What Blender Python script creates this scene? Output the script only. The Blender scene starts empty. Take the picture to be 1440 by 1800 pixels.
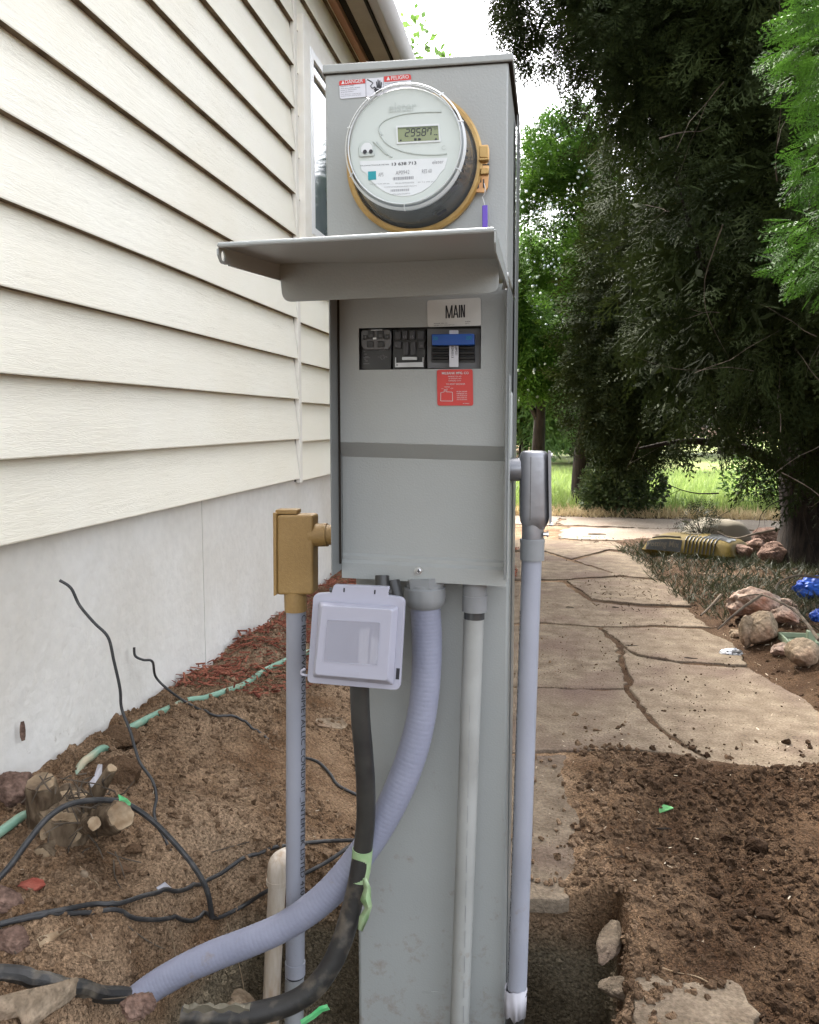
import bpy, bmesh, math, random
import numpy as np
from mathutils import Vector, Matrix
random.seed(7); rng = np.random.default_rng(11)
SC = bpy.context.scene; COL = SC.collection
# ---------------------------------------------------------------- camera, sky, sun, exposure
F = 1500.; VX, VY, H = 970., 742., .95
th = math.atan((900-VY)/F); psi = math.atan((VX-720)*math.cos(th)/F)
FW = np.array([-math.sin(psi)*math.cos(th), math.cos(psi)*math.cos(th), -math.sin(th)])
RT = np.array([math.cos(psi), math.sin(psi), 0.]); UP = np.cross(RT, FW); CC = np.array([0, 0, H])
cd = bpy.data.cameras.new('camera'); cam = bpy.data.objects.new('camera', cd); COL.objects.link(cam)
cd.sensor_fit = 'VERTICAL'; cd.sensor_height = 36; cd.lens = 36*F/1800; cd.clip_start = .05; cd.clip_end = 500
m3 = Matrix((RT, UP, -FW)).transposed(); cam.matrix_world = Matrix.Translation((0, 0, H)) @ m3.to_4x4()
SC.camera = cam
SUN_EL, SUN_AZ = math.radians(50), math.radians(-34)      # azimuth measured from +Y towards +X
w = bpy.data.worlds.new('World'); SC.world = w; w.use_nodes = True; nt = w.node_tree
sky = nt.nodes.new('ShaderNodeTexSky'); sky.sky_type = 'NISHITA'; sky.sun_disc = False
sky.sun_elevation = SUN_EL; sky.sun_rotation = SUN_AZ; sky.air_density = 1.0; sky.dust_density = 6; sky.ozone_density = 1
hs = nt.nodes.new('ShaderNodeHueSaturation'); hs.inputs['Saturation'].default_value = .28
bg = nt.nodes['Background']; bg.inputs['Strength'].default_value = .15
nt.links.new(sky.outputs[0], hs.inputs['Color']); nt.links.new(hs.outputs[0], bg.inputs['Color'])
sd = bpy.data.lights.new('sun', 'SUN'); sd.energy = 1.5; sd.angle = math.radians(10); sd.color = (1, .95, .86)
so = bpy.data.objects.new('sun', sd); COL.objects.link(so)
sv = Vector((math.sin(SUN_AZ)*math.cos(SUN_EL), math.cos(SUN_AZ)*math.cos(SUN_EL), math.sin(SUN_EL)))
so.rotation_euler = sv.to_track_quat('Z', 'Y').to_euler()
SC.view_settings.view_transform = 'Standard'; SC.view_settings.look = 'None'; SC.view_settings.gamma = 1
SC.view_settings.exposure = 3.05
# ---------------------------------------------------------------- pixel helpers (photo pixel -> point at a real depth)
def ray(x, y): return FW+RT*(x-720)/F+UP*(900-y)/F
def atY(x, y, Y): d = ray(x, y); return CC+d*Y/d[1]
def atX(x, y, X): d = ray(x, y); return CC+d*X/d[0]
def atZ(x, y, Z=0): d = ray(x, y); return CC+d*(Z-H)/d[2]
# ---------------------------------------------------------------- noise and terrain
def _h(i, j, s):
    n = (i*374761393+j*668265263+s*974634777) & 0x7fffffff
    n = ((n ^ (n >> 13))*1274126177) & 0x7fffffff
    return ((n ^ (n >> 16)) & 0xffff)/65535.
def vn(x, y, s=0):
    x = np.asarray(x, float); y = np.asarray(y, float)
    i = np.floor(x).astype(np.int64); j = np.floor(y).astype(np.int64); fx = x-i; fy = y-j
    fx = fx*fx*(3-2*fx); fy = fy*fy*(3-2*fy)
    return (_h(i, j, s)*(1-fx)+_h(i+1, j, s)*fx)*(1-fy)+(_h(i, j+1, s)*(1-fx)+_h(i+1, j+1, s)*fx)*fy
def fbm(x, y, s=0, o=4, g=.5):
    t = 0; a = 1; n = 0
    for k in range(o):
        t = t+a*(vn(x*2**k, y*2**k, s+k)-.5); n += a; a *= g
    return t/n*2
def ss(a, b, x): t = np.clip((np.asarray(x, float)-a)/(b-a), 0, 1); return t*t*(3-2*t)
def bedge(Y): return np.where(Y < 3.2, .86, .86-.10*(Y-3.2))+.06*fbm(Y*1.7, Y*0+3, 31, 3)   # where the right hand bed begins
MX, MY = [float(q) for q in atZ(235, 1796, .12)[:2]]
def h(X, Y):
    X = np.asarray(X, float); Y = np.asarray(Y, float)
    left = ss(-.28, -1.0, X)
    z = -.010+.007*fbm(X*5, Y*5, 87, 4)
    z = z+left*.165
    near = ss(8, 5, Y)
    lump = fbm(X*3.1, Y*3.1, 1, 4)*.035+fbm(X*14, Y*14, 5, 4, .6)*.016+(np.abs(fbm(X*34, Y*34, 9, 3, .7)))*.016*ss(.35, .7, vn(X*4, Y*4, 12))+fbm(X*70, Y*70, 19, 2)*.004
    bed = ss(0, .18, X-bedge(Y))
    rd = ss(.02, .16, X+.04*fbm(Y*5, X*0, 77, 2))*ss(2.52, 2.30, Y+.10*fbm(X*3, X*0+2, 41, 3)-.0*X)
    dirt = np.maximum(np.maximum(left, bed), rd)
    z = z+bed*.045*near+rd*(.026+.012*fbm(X*2, Y*2, 61, 2))
    z = z+lump*(np.clip(dirt, .07, 1))*near*(1+.5*left)
    z = z+.05*np.exp(-((X-MX)**2+(Y-MY)**2)/.0042)
    # the trench dug round the pedestal
    e = .03*fbm(X*6, Y*6, 91, 3)
    pit = ss(1.672, 1.61, Y+.25*e)*ss(-.70, -.50, X+e-.25*(Y-1.25))*ss(.145, .095, X+.5*e-.02*np.sin(Y*9))
    pit = np.maximum(pit, .9*ss(1.72, 1.55, Y+.5*e)*ss(-.74, -.55, X+e)*ss(-.3, -.34, X))
    z = z-pit*(.34+.5*e)
    return z
def hs_(x, y): z = h(x, y); return np.where((x > -.3) & (x < bedge(y)-.02) & (y > 1.7) & (y < 9), np.maximum(z, 0), z)
def hh(x, y): return float(h(np.array([x]), np.array([y]))[0])
_T = np.concatenate([np.arange(.9, 4, .004), 4*1.003**np.arange(0, 900)])
def gnd(x, y, up=0.):
    P_ = CC[None]+ray(x, y)[None]*_T[:, None]; k = np.argmax(P_[:, 2] < h(P_[:, 0], P_[:, 1])+up)
    return P_[k] if k else atZ(x, y, 0)
# ---------------------------------------------------------------- materials
MT = {}
def mat(name, c1, c2=None, scale=8., rough=.6, bump=0., bscale=60., metal=0., detail=5., spec=.5, stretch=(1, 1, 1), lo=.35, hi=.65, c3=None, s3=2., trans=0., tint=False, coat=0.):
    m = bpy.data.materials.new(name); m.use_nodes = True; MT[name] = m; n = m.node_tree.nodes; L = m.node_tree.links
    b = n['Principled BSDF']; b.inputs['Roughness'].default_value = rough; b.inputs['Metallic'].default_value = metal
    b.inputs['Specular IOR Level'].default_value = spec if rough < .75 else min(spec, .12); b.inputs['Coat Weight'].default_value = coat
    b.inputs['Base Color'].default_value = (*c1, 1)
    tc = n.new('ShaderNodeTexCoord'); mp = n.new('ShaderNodeMapping'); mp.inputs['Scale'].default_value = stretch
    L.new(tc.outputs['Object'], mp.inputs[0]); out = None
    if c2:
        rp = n.new('ShaderNodeValToRGB'); rp.color_ramp.elements[0].position = lo; rp.color_ramp.elements[1].position = hi
        rp.color_ramp.elements[0].color = (*c1, 1); rp.color_ramp.elements[1].color = (*c2, 1)
        if tint:
            a = n.new('ShaderNodeAttribute'); a.attribute_name = 'tint'; L.new(a.outputs['Fac'], rp.inputs[0])
        else:
            nz = n.new('ShaderNodeTexNoise'); nz.inputs['Scale'].default_value = scale; nz.inputs['Detail'].default_value = detail
            L.new(mp.outputs[0], nz.inputs['Vector']); L.new(nz.outputs[0], rp.inputs[0])
        out = rp.outputs[0]
        if c3:
            nz2 = n.new('ShaderNodeTexNoise'); nz2.inputs['Scale'].default_value = s3; nz2.inputs['Detail'].default_value = 4
            L.new(mp.outputs[0], nz2.inputs['Vector'])
            r2 = n.new('ShaderNodeValToRGB'); r2.color_ramp.elements[0].position = .5; r2.color_ramp.elements[1].position = .68
            mx = n.new('ShaderNodeMix'); mx.data_type = 'RGBA'; mx.inputs[7].default_value = (*c3, 1)
            L.new(nz2.outputs[0], r2.inputs[0]); L.new(r2.outputs[0], mx.inputs[0]); L.new(out, mx.inputs[6]); out = mx.outputs[2]
        L.new(out, b.inputs['Base Color'])
    if bump:
        nb = n.new('ShaderNodeTexNoise'); nb.inputs['Scale'].default_value = bscale; nb.inputs['Detail'].default_value = 6
        bm = n.new('ShaderNodeBump'); bm.inputs['Strength'].default_value = min(1, bump); bm.inputs['Distance'].default_value = .004 if bump <= 1 else .004*bump
        L.new(mp.outputs[0], nb.inputs['Vector']); L.new(nb.outputs[0], bm.inputs['Height']); L.new(bm.outputs[0], b.inputs['Normal'])
    if trans:
        tr = n.new('ShaderNodeBsdfTranslucent'); ms = n.new('ShaderNodeMixShader'); ms.inputs[0].default_value = trans
        if out: L.new(out, tr.inputs[0])
        else: tr.inputs[0].default_value = (*c1, 1)
        L.new(b.outputs[0], ms.inputs[1]); L.new(tr.outputs[0], ms.inputs[2]); L.new(ms.outputs[0], n['Material Output'].inputs[0])
    return m
def clear(name, tint, fac=.75, rough=.05):
    m = bpy.data.materials.new(name); m.use_nodes = True; MT[name] = m; n = m.node_tree.nodes; L = m.node_tree.links
    b = n['Principled BSDF']; b.inputs['Base Color'].default_value = (*tint, 1); b.inputs['Roughness'].default_value = rough
    t = n.new('ShaderNodeBsdfTransparent'); ms = n.new('ShaderNodeMixShader'); ms.inputs[0].default_value = fac
    L.new(b.outputs[0], ms.inputs[1]); L.new(t.outputs[0], ms.inputs[2]); L.new(ms.outputs[0], n['Material Output'].inputs[0]); return m
PG = mat('painted_grey_steel', (.295, .308, .298), (.325, .337, .326), 3, .40, .12, 350, c3=(.28, .288, .274), s3=1.6)
mat('grey_steel_shaded', (.15, .157, .155), (.17, .177, .172), 4, .35, .1, 300)  # the cabinet steel again, darkened to paint in the shade of the recess
mat('siding_cream', (.86, .815, .69), (.89, .855, .745), 2.2, .55)
def siding_bump():
    m = MT['siding_cream']; n = m.node_tree.nodes; L = m.node_tree.links; b = n['Principled BSDF']
    tc = n.new('ShaderNodeTexCoord'); mp = n.new('ShaderNodeMapping'); mp.inputs['Scale'].default_value = (1, 1.6, 22)
    nz = n.new('ShaderNodeTexNoise'); nz.inputs['Scale'].default_value = 3.6; nz.inputs['Detail'].default_value = 2.2; nz.inputs['Distortion'].default_value = 1.6
    ma = n.new('ShaderNodeMath'); ma.operation = 'PINGPONG'; ma.inputs[1].default_value = .07
    bp = n.new('ShaderNodeBump'); bp.inputs['Strength'].default_value = .6; bp.inputs['Distance'].default_value = .009
    L.new(tc.outputs['Object'], mp.inputs[0]); L.new(mp.outputs[0], nz.inputs['Vector']); L.new(nz.outputs[0], ma.inputs[0])
    L.new(ma.outputs[0], bp.inputs['Height']); L.new(bp.outputs[0], b.inputs['Normal'])
siding_bump()
mat('board_edge_shade', (.10, .07, .045), (.20, .15, .10), 14, .9)  # board undersides coloured dark brown to deepen the lap shadows
mat('trim_cream', (.78, .74, .66), (.83, .80, .73), 12, .5, .3, 90)
mat('foundation_plaster', (.66, .64, .60), (.73, .715, .68), 3, .85, .8, 22, c3=(.64, .61, .555), s3=1.3)
mat('soffit_tan', (.34, .29, .22), (.42, .36, .28), 5, .7, .3, 60)
mat('raw_wood', (.38, .20, .14), (.50, .30, .21), 9, .7, .5, 50, stretch=(1, .2, 6))
mat('dark_gap', (.03, .025, .02), rough=.9)
mat('gutter_paint', (.42, .385, .365), (.48, .44, .42), 5, .45)
mat('roof_shingle', (.12, .11, .10), (.2, .18, .16), 14, .9, .8, 40)
mat('window_vinyl', (.80, .80, .80), rough=.35)
mat('window_glass', (.10, .12, .14), (.17, .20, .22), 3, .04, spec=1.)
mat('black_plastic', (.012, .012, .013), (.03, .03, .03), 30, .35)
mat('dark_plastic', (.05, .05, .055), rough=.45)
mat('mid_plastic', (.13, .13, .135), rough=.45)
mat('blue_plastic', (.012, .07, .30), rough=.35)
mat('white_label', (.50, .49, .46), (.54, .53, .50), 40, .5)
mat('white_print', (.56, .56, .60), rough=.5)
mat('face_white', (.44, .475, .445), (.47, .505, .475), 6, .35)
mat('plate_white', (.55, .565, .565), rough=.4)
mat('emboss', (.40, .435, .408), rough=.4)
mat('ink', (.02, .02, .025), rough=.6)
mat('grey_ink', (.22, .22, .23), rough=.6)
mat('red_label', (.52, .035, .028), rough=.4)
mat('teal_ink', (.0, .22, .26), rough=.4)
mat('lcd', (.20, .23, .125), rough=.25)
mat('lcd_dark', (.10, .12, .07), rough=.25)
mat('ochre_plastic', (.27, .165, .055), (.31, .195, .07), 8, .5, .15, 200)
mat('brass_ring', (.33, .20, .06), (.45, .29, .10), 20, .35, .2, 80, metal=.35)
mat('latch_brass', (.34, .17, .07), (.55, .33, .14), 30, .3, metal=.6)
mat('meter_grey', (.33, .35, .36), rough=.3)
mat('meter_dark', (.035, .037, .038), (.07, .07, .07), 9, .18)
clear('meter_cover_clear', (.25, .27, .27), .84, .05)
mat('purple_plastic', (.10, .04, .38), rough=.35)
mat('zinc', (.55, .55, .55), rough=.3, metal=.9)
mat('cast_aluminium', (.26, .26, .275), (.36, .36, .375), 7, .40, .10, 90, metal=.75, c3=(.12, .12, .13), s3=6)
mat('galvanised', (.42, .43, .44), (.52, .53, .54), 22, .4, .15, 80, metal=.6)
mat('grey_pvc', (.24, .25, .29), (.29, .30, .345), 5, .45, .12, 120)
mat('pale_pvc', (.27, .275, .26), (.33, .335, .32), 6, .5, .12, 90, c3=(.22, .22, .205), s3=5)
mat('flex_conduit', (.20, .21, .275), (.245, .255, .325), 7, .5, .2, 120)
mat('fitting_grey', (.195, .20, .205), (.24, .25, .255), 10, .45, .1, 90)
mat('cover_plastic', (.36, .36, .43), (.385, .385, .455), 4, .32)
clear('cover_window', (.42, .42, .49), .45, .10)
mat('black_conduit', (.014, .014, .014), (.035, .034, .03), 18, .38, .15, 70)
mat('dirty_black', (.018, .017, .016), (.12, .10, .075), 35, .5, .4, 60, lo=.5, hi=.75)
mat('cable_black', (.02, .02, .021), (.07, .065, .06), 40, .5, .2, 120, lo=.5, hi=.8)
mat('green_tape', (.20, .33, .15), (.30, .38, .22), 40, .6, .4, 60)
mat('bright_tape', (.06, .38, .13), (.15, .46, .20), 50, .5)
mat('hose_green', (.13, .25, .175), (.19, .32, .24), 10, .5, .15, 80, c3=(.40, .33, .22), s3=7)
mat('old_pipe', (.40, .33, .25), (.55, .49, .42), 14, .6, .5, 40, stretch=(3, 3, .6), c3=(.32, .20, .11), s3=10)
mat('ground_dirt', (.135, .078, .042), (.255, .168, .102), 9, .95, 2.0, 190, detail=14, c3=(.285, .20, .13), s3=2.2)
mat('clod', (.09, .055, .032), (.23, .155, .098), 9, .95, .8, 90, tint=True, lo=0, hi=1)
mat('litter_bits', (.10, .06, .035), (.55, .47, .36), 9, .8, tint=True, lo=.3, hi=1)
mat('mulch', (.085, .022, .014), (.27, .10, .062), 9, .85, .4, 90, tint=True, lo=0, hi=1)
mat('flagstone', (.088, .066, .046), (.165, .130, .094), 13, .95, 1.3, 90, lo=.30, hi=.66, c3=(.095, .066, .052), s3=2.6, detail=12)
mat('drive', (.16, .13, .10), (.23, .195, .155), 2, .9, .6, 20, c3=(.17, .12, .09), s3=.8)
mat('lawn_base', (.09, .15, .035), (.22, .22, .09), 3, .9)
mat('grass', (.10, .165, .035), (.27, .34, .10), 3, .6, tint=True, lo=0, hi=1, trans=.4)
mat('dry_grass', (.42, .32, .17), (.58, .47, .28), 3, .7, tint=True, lo=0, hi=1, trans=.25)
mat('weed', (.008, .016, .004), (.045, .045, .018), 3, .7, tint=True, lo=0, hi=1, trans=.2)
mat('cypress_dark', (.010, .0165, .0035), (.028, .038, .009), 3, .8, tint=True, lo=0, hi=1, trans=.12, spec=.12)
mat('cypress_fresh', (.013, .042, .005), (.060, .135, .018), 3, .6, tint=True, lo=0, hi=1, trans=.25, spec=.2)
mat('juniper_mid', (.016, .050, .005), (.075, .150, .018), 3, .6, tint=True, lo=0, hi=1, trans=.3, spec=.15)
mat('far_leaf', (.04, .095, .018), (.13, .22, .05), 3, .6, tint=True, lo=0, hi=1, trans=.4)
mat('bush_leaf', (.018, .04, .012), (.07, .10, .03), 3, .6, tint=True, lo=0, hi=1, trans=.25)
mat('berry', (.50, .58, .58), rough=.5)
mat('bark', (.010, .008, .007), (.03, .023, .018), 14, .9, 1.2, 30, stretch=(3, 3, .5))
mat('twig', (.045, .035, .027), (.13, .105, .08), 20, .85)
mat('stump_bark', (.06, .040, .025), (.20, .15, .10), 22, .95, 1.2, 40, stretch=(2, 2, .6))
mat('cut_wood', (.20, .135, .08), (.38, .29, .19), 45, .8, .3, 60, c3=(.12, .085, .055), s3=22)
mat('rock_pink', (.17, .11, .08), (.37, .30, .25), 12, .9, 1., 30, c3=(.24, .12, .08), s3=5)
mat('rock_tan', (.14, .10, .065), (.29, .23, .165), 9, .9, .9, 30, c3=(.19, .115, .075), s3=4)
mat('rock_brown', (.09, .055, .042), (.17, .11, .085), 14, .9, 1.2, 50)
mat('rock_red', (.22, .05, .035), (.30, .10, .07), 14, .9, .8, 50)
mat('trench_soil', (.10, .09, .065), (.17, .15, .115), 7, .95, 1.5, 30)
mat('bag_yellow', (.055, .036, .003), (.10, .068, .007), 5, .74, spec=.2)
mat('bag_dark', (.03, .03, .03), rough=.3)
mat('bag_white', (.12, .105, .08), rough=.8)
mat('blue_film', (.008, .05, .33), (.02, .11, .48), 12, .55)
mat('tray_green', (.14, .18, .12), (.20, .24, .16), 8, .5)
mat('foil', (.55, .55, .56), (.12, .12, .12), 45, .3, metal=.3, lo=.5, hi=.55)
mat('leaf_green', (.12, .33, .12), rough=.5)
mat('paper', (.40, .39, .42), rough=.6)
def ground_mat(nm, zone=True):
    m = MT[nm]; n = m.node_tree.nodes; L = m.node_tree.links; b = n['Principled BSDF']; src = b.inputs['Base Color'].links[0].from_socket
    g = n.new('ShaderNodeNewGeometry'); sp = n.new('ShaderNodeSeparateXYZ'); L.new(g.outputs['Position'], sp.inputs[0])
    nz = n.new('ShaderNodeTexNoise'); nz.inputs['Scale'].default_value = 6; nz.inputs['Detail'].default_value = 6; L.new(g.outputs['Position'], nz.inputs['Vector'])
    def ramp(sock, add, a, c):
        mm = n.new('ShaderNodeMath'); mm.operation = 'MULTIPLY_ADD'; mm.inputs[1].default_value = add; L.new(nz.outputs[0], mm.inputs[0]); L.new(sock, mm.inputs[2])
        r = n.new('ShaderNodeMapRange'); r.inputs[1].default_value = a; r.inputs[2].default_value = c; L.new(mm.outputs[0], r.inputs[0]); return r.outputs[0]
    x1 = n.new('ShaderNodeMix'); x1.data_type = 'RGBA'; x1.blend_type = 'MULTIPLY'; x1.inputs[7].default_value = (.30, .27, .245, 1)
    L.new(ramp(sp.outputs[0], .5, .25, .55), x1.inputs[0]); L.new(src, x1.inputs[6])
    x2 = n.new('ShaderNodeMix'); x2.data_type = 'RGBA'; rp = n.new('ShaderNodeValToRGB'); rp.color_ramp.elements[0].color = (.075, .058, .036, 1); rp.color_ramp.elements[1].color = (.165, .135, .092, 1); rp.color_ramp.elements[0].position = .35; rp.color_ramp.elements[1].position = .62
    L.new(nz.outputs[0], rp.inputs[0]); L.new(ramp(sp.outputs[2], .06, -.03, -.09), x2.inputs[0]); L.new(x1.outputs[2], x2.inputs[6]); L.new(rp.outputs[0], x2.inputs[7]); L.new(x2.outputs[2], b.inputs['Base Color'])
def grit(nm, sc=(130, 330), dist=.006, amt=.35, sp=170):
    m = MT[nm]; n = m.node_tree.nodes; L = m.node_tree.links; b = n['Principled BSDF']; g = n.new('ShaderNodeNewGeometry')
    prev = b.inputs['Normal'].links[0].from_socket if b.inputs['Normal'].links else None
    for k, s_ in enumerate(sc):
        v = n.new('ShaderNodeTexVoronoi'); v.inputs['Scale'].default_value = s_; L.new(g.outputs['Position'], v.inputs['Vector'])
        bp = n.new('ShaderNodeBump'); bp.invert = True; bp.inputs['Strength'].default_value = .8; bp.inputs['Distance'].default_value = dist/(1+k*1.2)
        L.new(v.outputs['Distance'], bp.inputs['Height'])
        if prev: L.new(prev, bp.inputs['Normal'])
        prev = bp.outputs[0]
    L.new(prev, b.inputs['Normal'])
    src = b.inputs['Base Color'].links[0].from_socket; nz = n.new('ShaderNodeTexNoise'); nz.inputs['Scale'].default_value = sp; nz.inputs['Detail'].default_value = 3; L.new(g.outputs['Position'], nz.inputs['Vector'])
    mr = n.new('ShaderNodeMapRange'); mr.inputs[1].default_value = .35; mr.inputs[2].default_value = .65; mr.inputs[3].default_value = 1-amt; mr.inputs[4].default_value = 1+amt; L.new(nz.outputs[0], mr.inputs[0])
    mx = n.new('ShaderNodeMix'); mx.data_type = 'RGBA'; mx.blend_type = 'MULTIPLY'; mx.inputs[0].default_value = 1; L.new(src, mx.inputs[6]); L.new(mr.outputs[0], mx.inputs[7]); L.new(mx.outputs[2], b.inputs['Base Color'])
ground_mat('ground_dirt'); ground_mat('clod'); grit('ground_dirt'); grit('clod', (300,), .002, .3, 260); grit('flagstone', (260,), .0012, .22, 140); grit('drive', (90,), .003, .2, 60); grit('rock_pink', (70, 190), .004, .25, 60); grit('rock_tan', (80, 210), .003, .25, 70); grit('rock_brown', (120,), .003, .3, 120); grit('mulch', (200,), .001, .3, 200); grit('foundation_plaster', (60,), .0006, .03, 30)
def mud(nm):
    m = MT[nm]; n = m.node_tree.nodes; L = m.node_tree.links; b = n['Principled BSDF']; src = b.inputs['Base Color'].links[0].from_socket
    g = n.new('ShaderNodeNewGeometry'); sp = n.new('ShaderNodeSeparateXYZ'); L.new(g.outputs['Position'], sp.inputs[0])
    nz = n.new('ShaderNodeTexNoise'); nz.inputs['Scale'].default_value = 28; nz.inputs['Detail'].default_value = 8; nz.inputs['Roughness'].default_value = .7; L.new(g.outputs['Position'], nz.inputs['Vector'])
    mm = n.new('ShaderNodeMath'); mm.operation = 'MULTIPLY_ADD'; mm.inputs[1].default_value = -.28; L.new(sp.outputs[2], mm.inputs[0]); L.new(nz.outputs[0], mm.inputs[2])
    mr = n.new('ShaderNodeMapRange'); mr.inputs[1].default_value = .54; mr.inputs[2].default_value = .68; mr.inputs[4].default_value = .55; L.new(mm.outputs[0], mr.inputs[0])
    mx = n.new('ShaderNodeMix'); mx.data_type = 'RGBA'; mx.inputs[7].default_value = (.20, .15, .105, 1); L.new(mr.outputs[0], mx.inputs[0]); L.new(src, mx.inputs[6]); L.new(mx.outputs[2], b.inputs['Base Color'])
grit('ochre_plastic', (500,), .0004, .06, 220)
for q in ('painted_grey_steel', 'grey_pvc', 'pale_pvc', 'flex_conduit', 'foundation_plaster'): mud(q)
# ---------------------------------------------------------------- mesh helpers
ORG = {}
def tag(o, label=None, cat=None, group=None, kind=None):
    if label: o['label'] = label
    if cat: o['category'] = cat
    if group: o['group'] = group
    if kind: o['kind'] = kind
    return o
def thing(name, label, cat, loc, group=None):
    o = bpy.data.objects.new(name, None); COL.objects.link(o); o.location = tuple(float(v) for v in loc); o.empty_display_size = .05
    ORG[o.as_pointer()] = np.array(loc, float); return tag(o, label, cat, group)
def link(name, me, m, parent=None, loc=None):
    o = bpy.data.objects.new(name, me); COL.objects.link(o)
    ms = m if isinstance(m, (list, tuple)) else [m]
    for k in ms: me.materials.append(MT[k])
    if parent is not None:
        o.parent = parent; org = ORG[parent.as_pointer()]; ORG[o.as_pointer()] = org
    else:
        org = np.array(loc if loc is not None else (0, 0, 0), float); o.location = tuple(org); ORG[o.as_pointer()] = org
    if np.any(org): me.transform(Matrix.Translation(tuple(-org)))
    return o
class MB:
    def __init__(s): s.v = []; s.f = []; s.mi = []
    def add(s, vs, fs, mi=0):
        b = len(s.v); s.v += [tuple(float(c) for c in p) for p in vs]; s.f += [tuple(b+i for i in f) for f in fs]; s.mi += [mi]*len(fs); return s
    def box(s, a, b, mi=0):
        x0, y0, z0 = a; x1, y1, z1 = b
        vs = [(x0, y0, z0), (x1, y0, z0), (x1, y1, z0), (x0, y1, z0), (x0, y0, z1), (x1, y0, z1), (x1, y1, z1), (x0, y1, z1)]
        return s.add(vs, [(0, 3, 2, 1), (4, 5, 6, 7), (0, 1, 5, 4), (1, 2, 6, 5), (2, 3, 7, 6), (3, 0, 4, 7)], mi)
    def prism(s, poly, off, mi=0, cap=True):           # poly: 3-D points, off: vector
        n = len(poly); p = [np.array(q, float) for q in poly]; o = np.array(off, float)
        vs = p+[q+o for q in p]; fs = [(i, (i+1) % n, n+(i+1) % n, n+i) for i in range(n)]
        if cap: fs += [tuple(range(n))[::-1], tuple(range(n, 2*n))]
        return s.add(vs, fs, mi)
    def loft(s, rings, closed=True, caps=True, mi=0):
        n = len(rings[0]); vs = [p for r in rings for p in r]; fs = []
        for k in range(len(rings)-1):
            for i in range(n if closed else n-1):
                j = (i+1) % n; fs.append((k*n+i, k*n+j, (k+1)*n+j, (k+1)*n+i))
        if caps: fs += [tuple(range(n))[::-1], tuple(range((len(rings)-1)*n, len(rings)*n))]
        return s.add(vs, fs, mi)
    def tube(s, pts, r, n=14, mi=0, sub=1, caps=True):
        P = [np.array(p, float) for p in pts]
        R = list(r) if hasattr(r, '__len__') else [r]*len(P)
        if sub > 1:
            Q = []; RR = []
            for i in range(len(P)-1):
                p0 = P[max(i-1, 0)]; p1 = P[i]; p2 = P[i+1]; p3 = P[min(i+2, len(P)-1)]
                for k in range(sub):
                    t = k/sub; Q.append(.5*((2*p1)+(-p0+p2)*t+(2*p0-5*p1+4*p2-p3)*t*t+(-p0+3*p1-3*p2+p3)*t**3)); RR.append(R[i]*(1-t)+R[i+1]*t)
            Q.append(P[-1]); RR.append(R[-1]); P = Q; R = RR
        rings = []; up = np.array([.13, .97, .2])
        for i, p in enumerate(P):
            d = P[min(i+1, len(P)-1)]-P[max(i-1, 0)]; d = d/(np.linalg.norm(d)+1e-9)
            a = np.cross(d, up); a /= np.linalg.norm(a)+1e-9; b = np.cross(a, d); up = b if abs(np.dot(b, d)) < .5 else up
            rings.append([p+R[i]*(a*math.cos(2*math.pi*k/n)+b*math.sin(2*math.pi*k/n)) for k in range(n)])
        return s.loft(rings, True, caps, mi)
    def latheY(s, c, prof, n=64, mi=0, caps=False):    # prof: (y, r)
        rings = [[(c[0]+r*math.cos(2*math.pi*k/n), y, c[2]+r*math.sin(2*math.pi*k/n)) for k in range(n)] for y, r in prof]
        return s.loft(rings, True, caps, mi)
    def build(s, name, m, parent=None, smooth=False, bevel=0., loc=None, angle=35, seg=2):
        me = bpy.data.meshes.new(name); me.from_pydata(s.v, [], s.f); me.update()
        if any(s.mi):
            me.polygons.foreach_set('material_index', s.mi)
        bm = bmesh.new(); bm.from_mesh(me); bmesh.ops.recalc_face_normals(bm, faces=bm.faces); bm.to_mesh(me); bm.free()
        if smooth:
            me.polygons.foreach_set('use_smooth', [True]*len(me.polygons)); me.set_sharp_from_angle(angle=math.radians(angle))
        o = link(name, me, m, parent, loc)
        if bevel:
            b = o.modifiers.new('bevel', 'BEVEL'); b.width = bevel; b.segments = seg; b.limit_method = 'ANGLE'; b.angle_limit = math.radians(30)
            me.polygons.foreach_set('use_smooth', [True]*len(me.polygons)); me.set_sharp_from_angle(angle=math.radians(50))
        return o
def rquad(pts, r, n=5):                                 # round the corners of a 3-D polygon
    P = [np.array(p, float) for p in pts]; out = []; N = len(P)
    for i in range(N):
        a, b, c = P[i-1], P[i], P[(i+1) % N]; u = (a-b)/np.linalg.norm(a-b); v = (c-b)/np.linalg.norm(c-b)
        rr = r[i] if hasattr(r, '__len__') else r
        if rr <= 0: out.append(b); continue
        for k in range(n+1):
            t = k/n; out.append((1-t)**2*(b+u*rr)+2*t*(1-t)*b+t*t*(b+v*rr))
    return out
def pq(px, Y): return [atY(x, y, Y) for x, y in px]
def rect(x0, y0, x1, y1): return [(x0, y0), (x1, y0), (x1, y1), (x0, y1)]
def plate(name, px, Y, t, m, parent, r=0, bevel=0, **k):   # plate with its front face at depth Y, t thick (away from the camera)
    P = pq(px, Y); P = rquad(P, r) if (hasattr(r, '__len__') or r > 0) else P
    return MB().prism(P, (0, t, 0)).build(name, m, parent, bevel=bevel, **k)
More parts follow.
